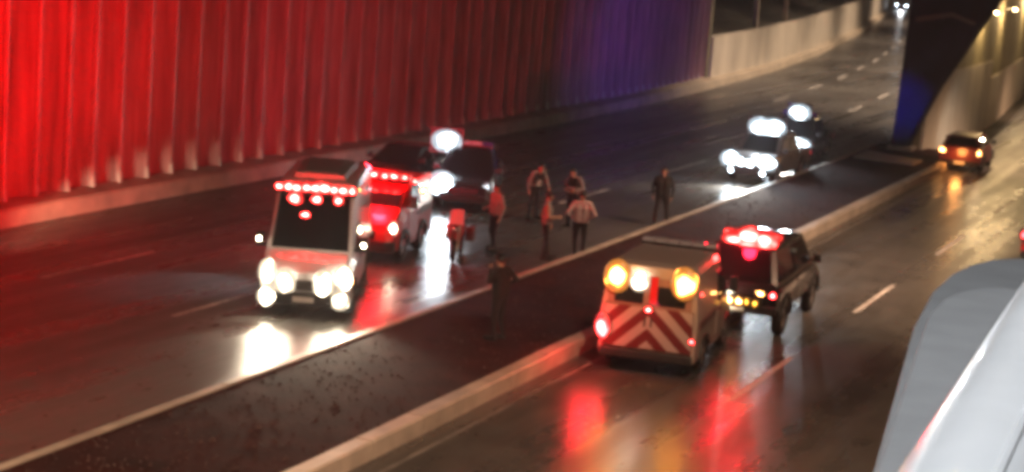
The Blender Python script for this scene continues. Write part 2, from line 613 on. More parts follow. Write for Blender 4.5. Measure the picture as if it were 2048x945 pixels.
def street_lamp(x, y, z0, h, arms, power, label, col=(1.0, 0.70, 0.40), aim=None, cone=150):
    e = empty('street_lamp', (x, y, z0))
    m = MB()
    m.tube([(0, 0, 0), (0, 0, h * 0.6), (0, 0, h)], [0.11, 0.08, 0.06])
    m.build('pole', STEEL, e, True)
    m = MB()
    m.loft([[(-0.2, -0.2, z), (0.2, -0.2, z), (0.2, 0.2, z), (-0.2, 0.2, z)] for z in (0, 0.05)])
    m.build('base_plate', STEEL, e)
    for dx in arms:
        m = MB()
        m.tube([(0, 0, h - 0.1), (dx * 0.4, 0, h + 0.3), (dx, 0, h + 0.35)], 0.04)
        a = m.build('arm', STEEL, e, True)
        sg = math.copysign(1, dx)
        m = MB()
        m.loft([[(dx - 0.1 * sg, -0.12, h + 0.3), (dx + 0.6 * sg, -0.15, h + 0.3), (dx + 0.6 * sg, 0.15, h + 0.3), (dx - 0.1 * sg, 0.12, h + 0.3)],
                [(dx - 0.1 * sg, -0.08, h + 0.42), (dx + 0.5 * sg, -0.08, h + 0.42), (dx + 0.5 * sg, 0.08, h + 0.42), (dx - 0.1 * sg, 0.08, h + 0.42)]])
        m.build('lamp_head', STEEL, e)
        m = MB()
        m.ball((dx + 0.28 * sg, 0, h + 0.29), 0.13, (1.6, 0.9, 0.5))
        m.build('lens', E_SOD, e, True)
        lamp('SPOT', e, (dx + 0.28 * sg, 0, h + 0.15), power, col, 0.15, aim or (dx + 0.6 * sg, 0, 0), cone, 0.6)
    return tag(e, label, 'street lamp', 'street lamps')


street_lamp(-16.5, 12, 0.2, 9, (-1.8, 1.8), 3600, 'tall two-armed street lamp in the median nearest the railing', (1.0, 0.62, 0.38))
for y_, lb in ((118, 'first'), (140, 'second'), (162, 'third'), (190, 'fourth'), (240, 'fifth')):
    street_lamp(-17.5 + off(y_), y_, 7.9, 7, (-2.5, 1.8), 14000, 'two-armed street lamp on the ramp, %s past the pier' % lb, cone=122, col=(1.0, 0.72, 0.50))
for y_, lb in ((22, 'street lamp above the right wall nearest the railing'), (52, 'street lamp above the right wall level with the rescue pickup'),
               (82, 'street lamp above the right wall level with the pier'), (108, 'street lamp above the right wall beyond the pier')):
    street_lamp(0.0 + off(y_), y_, 7.4, 6.5, (-3.5,), {22: 12000, 52: 20000, 82: 24000, 108: 20000}[y_], lb, (1.0, 0.60, 0.37), ({22: -9, 52: -7.5}[y_], {22: 7, 52: 3}[y_], -7.4) if y_ < 80 else (-7.0, 6, -7.4), {22: 82, 52: 98}[y_] if y_ < 80 else 64)
st = street_lamp(1.6, 1.6, 7.6, 4.2, (-2.0,), 520, 'unseen short lamp added above the pavement to brighten the railing', (0.93, 0.97, 1.0))  # lamp added out of view to light the railing

# ------------------------------------------------------------------ foreground railing
gr = empty('guard_rail', (0, 0, 7.6))
tag(gr, 'white round handrail over a grey rounded parapet close to the viewer', 'railing')


def rounded(pts, z0, z1, name, mat, bev):
    m = MB()
    m.loft([[(x, y, z - 7.6) for x, y in pts] for z in (z0, z1)])
    return m.build(name, mat, gr, bevel=bev)


rounded([(-0.36, -1.5), (-0.355, 1.88), (-0.43, 2.45), (-0.475, 2.80), (-0.478, 2.93), (-0.468, 3.03), (-0.445, 3.09), (-0.41, 3.115), (-0.30, 3.11),
         (0.02, 3.06), (0.05, -1.5)], 8.585, 8.67, 'parapet_cap', RAILG, 0.006)
rounded([(-0.40, -1.5), (-0.42, 2.2), (-0.565, 3.2), (-0.60, 3.55), (-0.605, 3.78), (-0.592, 3.93), (-0.565, 4.04), (-0.52, 4.10), (-0.40, 4.12),
         (0.05, 4.05), (0.08, -1.5)], 8.50, 8.57, 'parapet_ledge', RAILG, 0.006)
rounded([(-0.30, -1.4), (-0.30, 2.2), (-0.42, 3.0), (-0.45, 3.6), (-0.43, 3.9), (-0.3, 3.98), (0.0, 3.95), (0.0, -1.4)], 7.6, 8.5, 'parapet_body', RAILG, 0)
m = MB()
m.tube([(-0.10, -1.4, 1.13), (-0.165, 0.4, 1.13), (-0.22, 1.66, 1.13), (-0.262, 2.62, 1.13), (-0.275, 2.95, 1.12), (-0.28, 3.02, 1.07), (-0.28, 3.03, 1.0)], 0.07, 28)
m.build('handrail', RAILW, gr, True)
m = MB()
m.tube([(-0.278, 1.4, 1.12), (-0.313, 2.2, 1.12)], 0.005, 8)
m.build('pink_highlight', pmat('pink_highlight', (0.7, 0.12, 0.1), 0.4), gr)  # pinkish highlight on the rail's edge, modelled as a coloured strip
m = MB()
m.tube([(-0.175, 1.2, 1.192), (-0.235, 2.6, 1.192)], 0.006, 8)
m.build('highlight_line', RAILW, gr)  # thin ridge standing in for the bright highlight along the rail
for y in (2.80,):
    m = MB()
    x_ = -0.22 - (y - 1.66) * 0.0437
    m.tube([(x_ + 0.0005, y, 1.13), (x_ - 0.0005, y + 0.022, 1.13)], 0.0735, 28)
    m.build('collar', RAILW, gr, True, bevel=0.001)
for y in (-1.0, 0.6):
    m = MB()
    m.tube([(-0.13 - 0.03 * y, y, 1.05), (-0.13 - 0.03 * y, y, 1.12)], 0.03)
    m.build('support', STEEL, gr)


# ------------------------------------------------------------------ vehicles (local +Y forward, origin on the ground)
def ring(y, zb, zm, zt, wb, wm, wt, r):
    half = [(wb - 0.05, zb), (wb, zb + 0.08), (wm, zm), (wt, zt - r), (wt - r * 0.35, zt - r * 0.3), (wt - r, zt)]
    return [(x, y, z) for x, z in half] + [(-x, y, z) for x, z in reversed(half)]


_wheel = {}


def wheel(parent, x, y, r, w):
    key = (round(r, 3), round(w, 3))
    if key not in _wheel:
        t = MB()
        prof = [(-w / 2, r * 0.62), (-w / 2, r * 0.9), (-w / 2 + 0.03, r * 0.985), (0, r), (w / 2 - 0.03, r * 0.985), (w / 2, r * 0.9), (w / 2, r * 0.62)]
        n = 24
        t.loft([[(px, pr_ * math.cos(2 * math.pi * k / n), pr_ * math.sin(2 * math.pi * k / n)) for px, pr_ in prof] for k in range(n)] +
               [[(px, pr_, 0) for px, pr_ in prof]], cap=False)
        rm = MB()
        n = 20
        rm.loft([[(px, q * math.cos(2 * math.pi * k / n), q * math.sin(2 * math.pi * k / n)) for k in range(n)]
                 for px, q in ((-w * 0.32, r * 0.63), (-w * 0.40, r * 0.58), (-w * 0.30, r * 0.5), (-w * 0.38, r * 0.16), (w * 0.38, r * 0.16), (w * 0.30, r * 0.5), (w * 0.40, r * 0.58), (w * 0.32, r * 0.63))])
        hb = MB()
        hb.tube([(-w * 0.46, 0, 0), (w * 0.46, 0, 0)], r * 0.14, 12)
        _wheel[key] = (t.mesh('wheel', BLACK, True), rm.mesh('rim', ALLOY), hb.mesh('hub_cap', CHROME))
    a, b, c = _wheel[key]
    o = link_mesh('wheel', a, parent, (x, y, r))
    link_mesh('rim', b, o)
    link_mesh('hub_cap', c, o)
    arch = MB()
    sg = math.copysign(1, x)
    n = 14
    ra, ri = r + 0.12, r + 0.03
    outer = [(ra * math.cos(math.pi * k / n), ra * math.sin(math.pi * k / n)) for k in range(n + 1)]
    inner = [(ri * math.cos(math.pi * k / n), ri * math.sin(math.pi * k / n)) for k in range(n, -1, -1)]
    pts = outer + inner
    xs = x + sg * w * 0.42
    arch.loft([[(xs, y + p, r + q) for p, q in pts], [(xs + sg * 0.07, y + p, r + q) for p, q in pts]])
    arch.build('wheel_arch', PLASTIC, parent)
    return o


def glass(parent, quad, name='window', inset=0.06, out=0.012, mat=None):
    q = [Vector(p) for p in quad]
    c = sum(q, Vector()) / 4
    q = [p + (c - p).normalized() * inset for p in q]
    n = (q[1] - q[0]).cross(q[3] - q[0]).normalized()
    if n.dot(c - Vector((0, c.y * 0.9, 0.9))) < 0:
        n = -n
    m = MB()
    m.loft([[p - n * 0.01 for p in q], [p + n * out for p in q]])
    return m.build(name, mat or GLASS, parent)


def lens(parent, c, r, sc, mat, name):  # many lamp radii are oversized to stand in for glare
    m = MB()
    if mat in (E_HEAD, E_COOL, E_COOLDIM) and sc[1] < 0.95:
        sc = (sc[0], sc[1] * 0.32, sc[2])        # flat lamp glass, shining forward
    m.ball(c, r, sc, 16, 9)
    o = m.build(name, mat, parent, True)
    if name == 'roof_floodlight':
        h_ = MB()
        h_.loft([[(c[0] + k * r * 1.25, c[1] - dy, c[2] - r * 0.95), (c[0] + k * r * 1.25, c[1] - dy, c[2] + r * 0.95), (c[0] - k * r * 1.25, c[1] - dy, c[2] + r * 0.95), (c[0] - k * r * 1.25, c[1] - dy, c[2] - r * 0.95)]
                 for dy, k in ((0.03, 1.0), (0.16, 0.8))])
        h_.build('housing', PLASTIC, o)
    return o


def mirror(parent, x, y, z, h=0.26, mat=PLASTIC):
    sg = math.copysign(1, x)
    m = MB()
    m.loft([[(x + sg * 0.06, y - 0.04, z), (x + sg * 0.26, y - 0.02, z), (x + sg * 0.26, y + 0.07, z + 0.02), (x + sg * 0.06, y + 0.09, z + 0.02)],
            [(x + sg * 0.06, y - 0.04, z + h), (x + sg * 0.24, y - 0.02, z + h), (x + sg * 0.24, y + 0.06, z + h - 0.02), (x + sg * 0.06, y + 0.08, z + h - 0.02)]])
    m.box(min(x - sg * 0.05, x + sg * 0.08), max(x - sg * 0.05, x + sg * 0.08), y - 0.02, y + 0.05, z + 0.03, z + 0.09)
    return m.build('wing_mirror', mat, parent, bevel=0.015)


def light_bar(parent, y, z, hw, mats, base=PLASTIC, depth=0.16, h=0.13):
    m = MB()
    m.box(-hw, hw, y - depth, y + depth, z - 0.05, z)
    b = m.build('light_bar', base, parent)
    n = len(mats)
    for k, mt in enumerate(mats):
        x0 = -hw + 2 * hw * k / n + 0.01
        x1 = -hw + 2 * hw * (k + 1) / n - 0.01
        m = MB()
        m.box(x0, x1, y - depth + 0.01, y + depth - 0.01, z + 0.002, z + h)
        m.build('beacon', mt, b, bevel=0.02)
    return b


def van(name, label, loc, rz, L, H, Wd, paint, rear=None):
    e = empty(name, loc, rz)
    f = L / 2
    hw = Wd / 2
    B = MB()
    B.loft([ring(f, 0.42, 0.60, 0.78, hw - 0.22, hw - 0.20, hw - 0.28, 0.08),
            ring(f - 0.10, 0.34, 0.70, 1.02, hw - 0.08, hw - 0.07, hw - 0.16, 0.10),
            ring(f - 0.45, 0.30, 0.80, 1.22, hw - 0.02, hw, hw - 0.10, 0.10),
            ring(f - 0.80, 0.30, 1.00, 1.38, hw - 0.02, hw, hw - 0.10, 0.08),
            ring(f - 1.55, 0.30, 1.25, H - 0.22, hw - 0.02, hw, hw - 0.16, 0.16),
            ring(f - 1.95, 0.30, 1.25, H - 0.03, hw - 0.02, hw, hw - 0.12, 0.16),
            ring(f - 2.6, 0.30, 1.25, H, hw - 0.02, hw, hw - 0.10, 0.16),
            ring(-f + 0.35, 0.30, 1.25, H, hw - 0.02, hw, hw - 0.10, 0.16),
            ring(-f, 0.34, 1.25, H - 0.05, hw - 0.03, hw - 0.02, hw - 0.12, 0.14)])
    B.build('body', paint, e)
    glass(e, [(-hw + 0.13, f - 0.83, 1.40), (hw - 0.13, f - 0.83, 1.40), (hw - 0.20, f - 1.53, H - 0.26), (-hw + 0.20, f - 1.53, H - 0.26)], 'windscreen', 0.05, 0.02)
    for sg in (-1, 1):
        m = MB()
        m.box(min(sg * (hw - 0.01), sg * (hw + 0.012)), max(sg * (hw - 0.01), sg * (hw + 0.012)), f - 2.35, f - 1.25, 0.55, 1.26)
        d = m.build('door', paint, e, bevel=0.01)
        m = MB()
        m.box(min(sg * hw, sg * (hw + 0.035)), max(sg * hw, sg * (hw + 0.035)), f - 2.28, f - 2.08, 1.10, 1.15)
        m.build('handle', PLASTIC, d)
        x0, x1 = sg * (hw + 0.004), sg * (hw - 0.07)
        glass(e, [(x0, f - 1.32, 1.32), (x0, f - 2.35, 1.32), (x1, f - 2.35, 1.98), (x1, f - 1.62, 1.98)], 'side_window', 0.04, 0.02)
        mirror(e, sg * (hw - 0.02), f - 1.22, 1.35, 0.36)
        wheel(e, sg * (hw - 0.13), f - 0.95, 0.36, 0.24)
        wheel(e, sg * (hw - 0.13), -f + 1.05, 0.36, 0.24)
        m = MB()
        m.box(min(sg * (hw - 0.02), sg * (hw + 0.008)), max(sg * (hw - 0.02), sg * (hw + 0.008)), -f + 0.25, f - 2.5, 1.05, 1.22)
        m.build('side_stripe', CHEVR if paint is WHITEP else DREDP, e)
    m = MB()
    m.loft([[(-hw + 0.05, f - 0.05, z), (-hw + 0.25, f + 0.09, z), (hw - 0.25, f + 0.09, z), (hw - 0.05, f - 0.05, z), (hw - 0.05, f - 0.3, z), (-hw + 0.05, f - 0.3, z)] for z in (0.30, 0.60)])
    m.build('front_bumper', PLASTIC, e, bevel=0.03)
    m = MB()
    m.box(-hw + 0.06, hw - 0.06, -f - 0.10, -f + 0.15, 0.34, 0.54)
    m.build('rear_bumper', PLASTIC, e, bevel=0.03)
    g = MB()
    g.box(-0.42, 0.42, f - 0.05, f + 0.03, 0.63, 0.86)
    gg = g.build('grille', PLASTIC, e)
    for k in range(3):
        m = MB()
        m.box(-0.40, 0.40, f + 0.03, f + 0.045, 0.655 + k * 0.07, 0.675 + k * 0.07)
        m.build('grille_bar', CHROME, gg)
    m = MB()
    m.box(-0.24, 0.24, f + 0.092, f + 0.105, 0.38, 0.50)
    m.build('number_plate', PLATE, e)
    # rear doors
    for sg in (-1, 1):
        m = MB()
        x0, x1 = sorted((sg * 0.015, sg * (hw - 0.16)))
        m.box(x0, x1, -f - 0.03, -f + 0.01, 0.58, H - 0.28)
        d = m.build('rear_door', rear or paint, e, bevel=0.01)
        x0, x1 = sorted((sg * 0.14, sg * (hw - 0.30)))
        m = MB()
        m.box(x0, x1, -f - 0.045, -f - 0.028, 1.52, H - 0.44)
        m.build('window', GLASS, d)
        m = MB()
        m.box(*sorted((sg * 0.05, sg * 0.09)), -f - 0.07, -f - 0.03, 1.05, 1.25)
        m.build('handle', PLASTIC, d)
    return e, f, hw


# --- ambulance facing the viewer
AL = R(23)
fx, fy = -20.15, 37.0
Lv = 6.0
a, f, hw = van('ambulance', 'white ambulance with glaring headlights and a row of red lights facing the viewer',
               (fx - math.sin(AL) * Lv / 2, fy + math.cos(AL) * Lv / 2, 0), math.pi + AL, Lv, 2.86, 2.1, WHITEP)
tag(a, 'white ambulance with glaring headlights and a row of red lights facing the viewer', 'ambulance', 'emergency vehicles')
for sg in (-1, 1):
    m = MB()
    m.loft([[(sg * (hw - 0.30), f - 0.02, 0.70), (sg * (hw - 0.12), f - 0.12, 0.70), (sg * (hw - 0.10), f - 0.34, 1.10), (sg * (hw - 0.24), f - 0.26, 1.10)],
            [(sg * (hw - 0.32), f + 0.06, 0.70), (sg * (hw - 0.09), f - 0.04, 0.70), (sg * (hw - 0.07), f - 0.28, 1.13), (sg * (hw - 0.24), f - 0.17, 1.13)]])
    m.build('headlight', E_HEAD, e := a, True)
    lens(a, (sg * (hw - 0.20), f - 0.06, 0.98), 0.26, (0.8, 0.55, 1.25), E_HEAD, 'headlight_glow')  # extra glowing ball over the headlight, widening its glare
    lens(a, (sg * (hw - 0.62), f + 0.06, 0.80), 0.27, (0.9, 0.5, 1.3), E_HEAD, 'strobe_light')
    lens(a, (sg * (hw - 0.22), f + 0.08, 0.46), 0.20, (1.1, 0.5, 1.1), E_HEAD, 'fog_light')
    lens(a, (sg * (hw - 0.02), f - 0.32, 0.86), 0.08, (0.6, 1, 1), E_AMBS, 'indicator')
    lens(a, (sg * (hw + 0.16), f - 1.12, 1.55), 0.06, (1, 0.6, 1), E_HEAD, 'mirror_light')
    lens(a, (sg * (hw - 0.12), -f - 0.04, 1.0), 0.10, (0.8, 0.4, 2), E_REDDIM, 'tail_light')
    lamp('SPOT', a, (sg * (hw - 0.25), f + 0.15, 0.85), 1100, (1.0, 0.84, 0.62), 0.12, (sg * 1.2, f + 14, 0.1), 75, 0.8)
m = MB()
m.box(-0.92, 0.92, f - 1.66, f - 1.48, 2.60, 2.66)
bar = m.build('light_bar', PLASTIC, a)
for k in range(9):
    x = -0.84 + 0.21 * k
    lens(bar, (x, f - 1.52, 2.74 + (0.03 if k in (3, 4, 5) else 0)), (0.10, 0.12, 0.11, 0.15, 0.17, 0.14, 0.16, 0.12, 0.10)[k], (1.2, 1, 0.9), E_RED, 'beacon')
for x in (-0.55, -0.05, 0.45):
    lens(bar, (x, f - 1.36, 2.52), 0.12 if x < 0 else 0.17, (1.1, 0.6, 0.9), E_RED, 'strobe')
lens(a, (0.18, f - 1.24, 2.16), 0.075, (1.6, 0.7, 0.9), E_RED, 'dash_strobe')
m = MB()
m.loft([[(-0.62 + i, f - 2.2 - i, z), (0.62 - i, f - 2.2 - i, z), (0.70 - i, -f + 1.0 + i, z), (-0.70 + i, -f + 1.0 + i, z)] for i, z in ((0, 2.85), (0.06, 2.98), (0.25, 3.04))])
m.build('roof_box', pmat('roof_grey', (0.33, 0.31, 0.31), 0.5, var=0.1), a)
Ma = (Matrix.Translation(a.location) @ Matrix.Rotation(a.rotation_euler.z, 4, 'Z')).inverted()
lamp('SPOT', a, (hw + 0.15, f - 1.5, 2.74), 7800, (1.0, 0.0, 0.003), 0.2, Ma @ Vector((-32.5, 42, 6.0)), 88, 0.9)
lamp('SPOT', a, (0.0, f - 1.2, 2.75), 120, (1.0, 0.004, 0.008), 0.2, (6, f + 9.0, 0.0), 120, 0.9)
lens(a, (-hw + 0.02, -f + 1.2, 2.35), 0.09, (0.5, 1.6, 0.9), E_COOLDIM, 'scene_light')  # unseen side lamps, added to whiten the road alongside
lens(a, (hw - 0.02, -f + 1.2, 2.35), 0.09, (0.5, 1.6, 0.9), E_COOLDIM, 'scene_light')
for sg in (-1, 1):
    lamp('SPOT', a, (sg * (hw + 0.10), -f + 1.4, 2.35), 420, (0.88, 0.94, 1.0), 0.1, (sg * (hw + 1.8), -f + 3.0, 0), 58, 0.8)
lamp('POINT', a, (0, -f - 0.35, 2.6), 350, (1.0, 0.008, 0.012), 0.2)

# --- red rescue van behind it
BL = R(11)
Lr = 3.9
b, f, hw = van('rescue_van', 'x', (-21.5 - 1.95 / 2 * math.cos(BL) - math.sin(BL) * Lr / 2, 44.1 + math.cos(BL) * Lr / 2, 0), math.pi + BL, Lr, 2.02, 1.95, REDP)
tag(b, 'bright red boxy rescue van close behind the white ambulance', 'van', 'emergency vehicles')
for sg in (-1, 1):
    lens(b, (sg * (hw - 0.10), f - 0.14, 0.95), 0.11, (1, 0.9, 1.7), E_AMBS if sg > 0 else E_HEAD, 'headlight')
    lens(b, (sg * (hw - 0.2), -f - 0.02, 1.0), 0.10, (0.8, 0.4, 2), E_REDDIM, 'tail_light')
light_bar(b, f - 1.75, 2.05, 0.86, [E_RED] * 6)
m = MB()
m.box(-hw + 0.02, -hw + 0.14, -f + 0.3, f - 2.0, 1.92, 2.04)
m.build('side_light_strip', E_RED, b)
m = MB()
m.box(hw - 0.14, hw - 0.0, -f + 0.25, f - 1.95, 1.92, 2.04)
m.build('side_light_strip', E_RED, b)
lens(b, (-hw + 0.03, -f + 1.0, 1.66), 0.10, (0.5, 1.6, 0.9), E_AMBS, 'scene_light')
lens(b, (hw - 0.03, -f + 1.0, 1.66), 0.10, (0.5, 1.6, 0.9), E_AMBS, 'scene_light')
Mb = (Matrix.Translation(b.location) @ Matrix.Rotation(b.rotation_euler.z, 4, 'Z')).inverted()
lamp('SPOT', b, (0.5, f - 1.9, 2.45), 4200, (1.0, 0.006, 0.025), 0.15, Mb @ Vector((-32.5, 74, 3.8)), 76, 1.0)
lamp('POINT', b, (0, f - 1.0, 2.5), 700, (1.0, 0.01, 0.02), 0.2)


def car(name, label, cat, loc, rz, paint, L=5.2, Wd=1.85, hood=1.1, roof=1.82, kind='pickup', group=None, r=0.37, ground=0.36):
    """pickup, suv or sedan: lower body, cabin, glass, wheels"""
    e = empty(name, loc, rz)
    tag(e, label, cat, group)
    f, hw = L / 2, Wd / 2
    hl = {'pickup': 1.25, 'suv': 1.15, 'sedan': 1.15}[kind]
    cab1 = {'pickup': -f + 1.65, 'suv': -f + 0.12, 'sedan': -f + 0.75}[kind]
    low_end = {'pickup': -f + 1.55, 'suv': -f, 'sedan': -f}[kind]
    g = ground
    B = MB()
    B.loft([ring(f, g + 0.08, g + 0.3, hood - 0.30, hw - 0.16, hw - 0.14, hw - 0.2, 0.06),
            ring(f - 0.10, g, g + 0.35, hood - 0.13, hw - 0.06, hw - 0.04, hw - 0.12, 0.08),
            ring(f - 0.5, g - 0.02, g + 0.4, hood - 0.05, hw, hw, hw - 0.08, 0.08),
            ring(f - hl, g - 0.02, g + 0.4, hood, hw, hw, hw - 0.05, 0.06),
            ring(low_end + 0.4, g - 0.02, g + 0.4, hood + 0.03, hw, hw, hw - 0.05, 0.06),
            ring(low_end, g + 0.03, g + 0.4, hood + (0.0 if kind != 'sedan' else -0.02), hw - 0.02, hw - 0.02, hw - 0.08, 0.06)])
    B.build('body', paint, e)
    y0, y1 = f - hl + 0.05, cab1
    y0t = y0 - (0.78 if kind != 'sedan' else 0.85)
    y1t = y1 + {'pickup': 0.12, 'suv': 0.32, 'sedan': 0.6}[kind]
    wb, wt = hw - 0.07, hw - 0.24
    zb = hood - 0.03
    C = MB()
    cr = lambda z, ya, yb, w: [(-w, yb, z), (-w, ya, z), (-w + 0.12, ya + 0.05, z), (w - 0.12, ya + 0.05, z), (w, ya, z), (w, yb, z), (w - 0.12, yb - 0.03, z), (-w + 0.12, yb - 0.03, z)]
    C.loft([cr(zb, y0, y1, wb), cr(roof - 0.07, y0t + 0.05, y1t - 0.02, wt + 0.015), cr(roof - 0.015, y0t - 0.06, y1t + 0.06, wt - 0.06), cr(roof, y0t - 0.25, y1t + 0.2, wt - 0.2)])
    C.build('cabin', paint, e)
    zt = roof - 0.09
    glass(e, [(-wb + 0.12, y0 + 0.05, zb + 0.06), (wb - 0.12, y0 + 0.05, zb + 0.06), (wt - 0.10, y0t + 0.10, zt), (-wt + 0.10, y0t + 0.10, zt)], 'windscreen', 0.04, 0.02)
    glass(e, [(-wb + 0.12, y1 - 0.03, zb + 0.10), (wb - 0.12, y1 - 0.03, zb + 0.10), (wt - 0.10, y1t - 0.05, zt), (-wt + 0.10, y1t - 0.05, zt)], 'rear_window', 0.05, 0.02)
    ym, ymt = (y0 + y1) / 2 - 0.1, (y0t + y1t) / 2
    for sg in (-1, 1):
        for (a0, a1, t0, t1) in ((y0 - 0.12, ym + 0.03, y0t - 0.03, ymt + 0.03), (ym - 0.03, y1 + 0.08, ymt - 0.03, y1t + 0.06)):
            glass(e, [(sg * wb, a0, zb + 0.08), (sg * wb, a1, zb + 0.08), (sg * (wt + 0.02), t1, zt - 0.02), (sg * (wt + 0.02), t0, zt - 0.02)], 'side_window', 0.04, 0.015)
            m = MB()
            m.box(*sorted((sg * (hw - 0.02), sg * (hw + 0.008))), a1 + 0.02, a0 - 0.02, g + 0.12, hood - 0.08)
            d = m.build('door', paint, e, bevel=0.008)
            m = MB()
            m.box(*sorted((sg * hw, sg * (hw + 0.03))), a1 + 0.08, a1 + 0.26, hood - 0.2, hood - 0.16)
            m.build('handle', PLASTIC, d)
        mirror(e, sg * (hw - 0.06), y0 - 0.25, hood + 0.02, 0.2)
        wheel(e, sg * (hw - 0.12), f - 0.88, r, 0.23)
        wheel(e, sg * (hw - 0.12), -f + (1.15 if kind == 'pickup' else 0.95), r, 0.23)
    m = MB()
    m.loft([[(-hw + 0.02, f - 0.12, z), (-hw + 0.22, f + 0.06, z), (hw - 0.22, f + 0.06, z), (hw - 0.02, f - 0.12, z), (hw - 0.02, f - 0.3, z), (-hw + 0.02, f - 0.3, z)] for z in (g - 0.02, g + 0.2)])
    m.build('front_bumper', PLASTIC if kind == 'pickup' else paint, e, bevel=0.02)
    m = MB()
    m.box(-hw + 0.04, hw - 0.04, -f - 0.11, -f + 0.1, g + 0.0, g + 0.2)
    m.build('rear_bumper', PLASTIC, e, bevel=0.02)
    m = MB()
    m.box(-0.45, 0.45, f - 0.06, f + 0.025, g + 0.24, hood - 0.33)
    m.build('grille', PLASTIC, e)
    m = MB()
    m.box(-0.22, 0.22, -f - 0.125, -f - 0.108, g + 0.05, g + 0.17)
    m.build('number_plate', PLATE, e)
    if kind == 'pickup':
        yb0, yb1 = -f + 0.02, -f + 1.56
        m = MB()
        m.box(-hw + 0.06, hw - 0.06, yb0, yb1, g + 0.1, g + 0.3)
        m.build('bed_floor', PLASTIC, e)
        for sg in (-1, 1):
            m = MB()
            m.box(*sorted((sg * (hw - 0.09), sg * (hw - 0.005))), yb0 + 0.09, yb1, g + 0.15, hood + 0.02)
            m.build('bed_side', paint, e, bevel=0.012)
        m = MB()
        m.box(-hw + 0.03, hw - 0.03, yb0 - 0.01, yb0 + 0.08, g + 0.2, hood + 0.01)
        t = m.build('tailgate', paint, e, bevel=0.012)
        m = MB()
        m.box(-0.12, 0.12, yb0 - 0.03, yb0 - 0.012, hood - 0.16, hood - 0.09)
        m.build('handle', PLASTIC, t)
    else:
        m = MB()
        m.box(-hw + 0.2, hw - 0.2, -f - 0.02, -f + 0.05, g + 0.24, hood - 0.08)
        m.build('tailgate', paint, e, bevel=0.01)
    e['f'] = f
    return e, f, hw, hood, roof


def facing(front, al, L):
    return (front[0] - math.sin(al) * L / 2, front[1] + math.cos(al) * L / 2, 0), math.pi + al


# --- black police pickup with white lamps, behind the red van
loc, rz = facing((-23.95, 54.0), R(20), 5.2)
c, f, hw, hd, rf = car('police_pickup', 'black pickup with white headlights and a blazing white roof lamp behind the red van', 'pickup truck', loc, rz, BLACKP, group='emergency vehicles')
for sg in (-1, 1):
    lens(c, (sg * (hw - 0.22), f - 0.06, 0.86), 0.18 if sg < 0 else 0.46, (1.0, 0.5, 0.9), E_COOLDIM if sg < 0 else E_COOL, 'headlight')
    lens(c, (sg * (hw - 0.06), -f + 0.0, 0.9), 0.08, (0.8, 0.5, 2), E_REDDIM, 'tail_light')
light_bar(c, f - 2.35, rf + 0.07, 0.72, [pmat('beacon_off_blue', (0.02, 0.03, 0.2), 0.2), pmat('beacon_off_clear', (0.4, 0.4, 0.45), 0.15), pmat('beacon_off_clear', (0, 0, 0)), pmat('beacon_off_red', (0.2, 0.02, 0.02), 0.2)])
lens(c, (0.80, f - 2.05, rf + 0.16), 0.44, (1.15, 0.6, 0.85), E_COOL, 'roof_floodlight')
m = MB()
m.tube([(-0.75, f + 0.12, 0.45), (-0.72, f + 0.16, 0.95), (0.72, f + 0.16, 0.95), (0.75, f + 0.12, 0.45)], 0.04)
m.build('bull_bar', CHROME, c)
lamp('SPOT', c, (0.80, f - 1.75, rf + 0.18), 90, (0.85, 0.93, 1.0), 0.2, (-1.0, f + 9, 0), 100, 0.8)
lamp('SPOT', c, (0.6, f + 0.3, 0.86), 250, (0.85, 0.93, 1.0), 0.15, (1.0, f + 10, 0), 90, 0.8)

# --- dark sedan further over
loc, rz = facing((-27.6, 55.2), R(0), 4.5)
d, f, hw, hd, rf = car('parked_sedan', 'unlit black sedan mostly hidden behind the ambulance roof', 'car', loc, rz, BLACKP, L=4.5, Wd=1.8, hood=0.98, roof=1.5, kind='sedan', r=0.32, ground=0.27)
for sg in (-1, 1):
    lens(d, (sg * (hw - 0.22), f - 0.08, 0.66), 0.13, (1.3, 0.5, 0.7), CHROME, 'headlight')
    lens(d, (sg * (hw - 0.2), -f - 0.0, 0.75), 0.10, (1.6, 0.4, 0.8), E_REDDIM, 'tail_light')

# --- unseen pickup added off to the left to light plinth and wall
o_, f, hw, hd, rf = car('rescue_pickup', 'unseen red pickup added beyond the left edge to light the plinth and wall', 'pickup truck', (-28.6, 31.5, 0), R(6), REDP, L=5.2)
for sg in (-1, 1):
    lens(o_, (sg * (hw - 0.22), f - 0.06, 0.86), 0.14, (1.1, 0.5, 0.9), E_COOLDIM, 'headlight')
    lens(o_, (sg * (hw - 0.06), -f + 0.0, 0.9), 0.08, (0.8, 0.5, 2), E_REDDIM, 'tail_light')
    lamp('SPOT', o_, (sg * 0.6, f + 0.2, 0.9), 2800, (1.0, 0.80, 0.52), 0.1, (-1.5, f + 12, -0.1), 15, 0.7)
light_bar(o_, f - 2.35, rf + 0.07, 0.72, [E_RED] * 5)
lamp('SPOT', o_, (-0.75, f - 2.0, rf + 0.5), 4000, (1.0, 0.0, 0.003), 0.2, (-4.5, f + 9, 8.5), 78, 0.9)

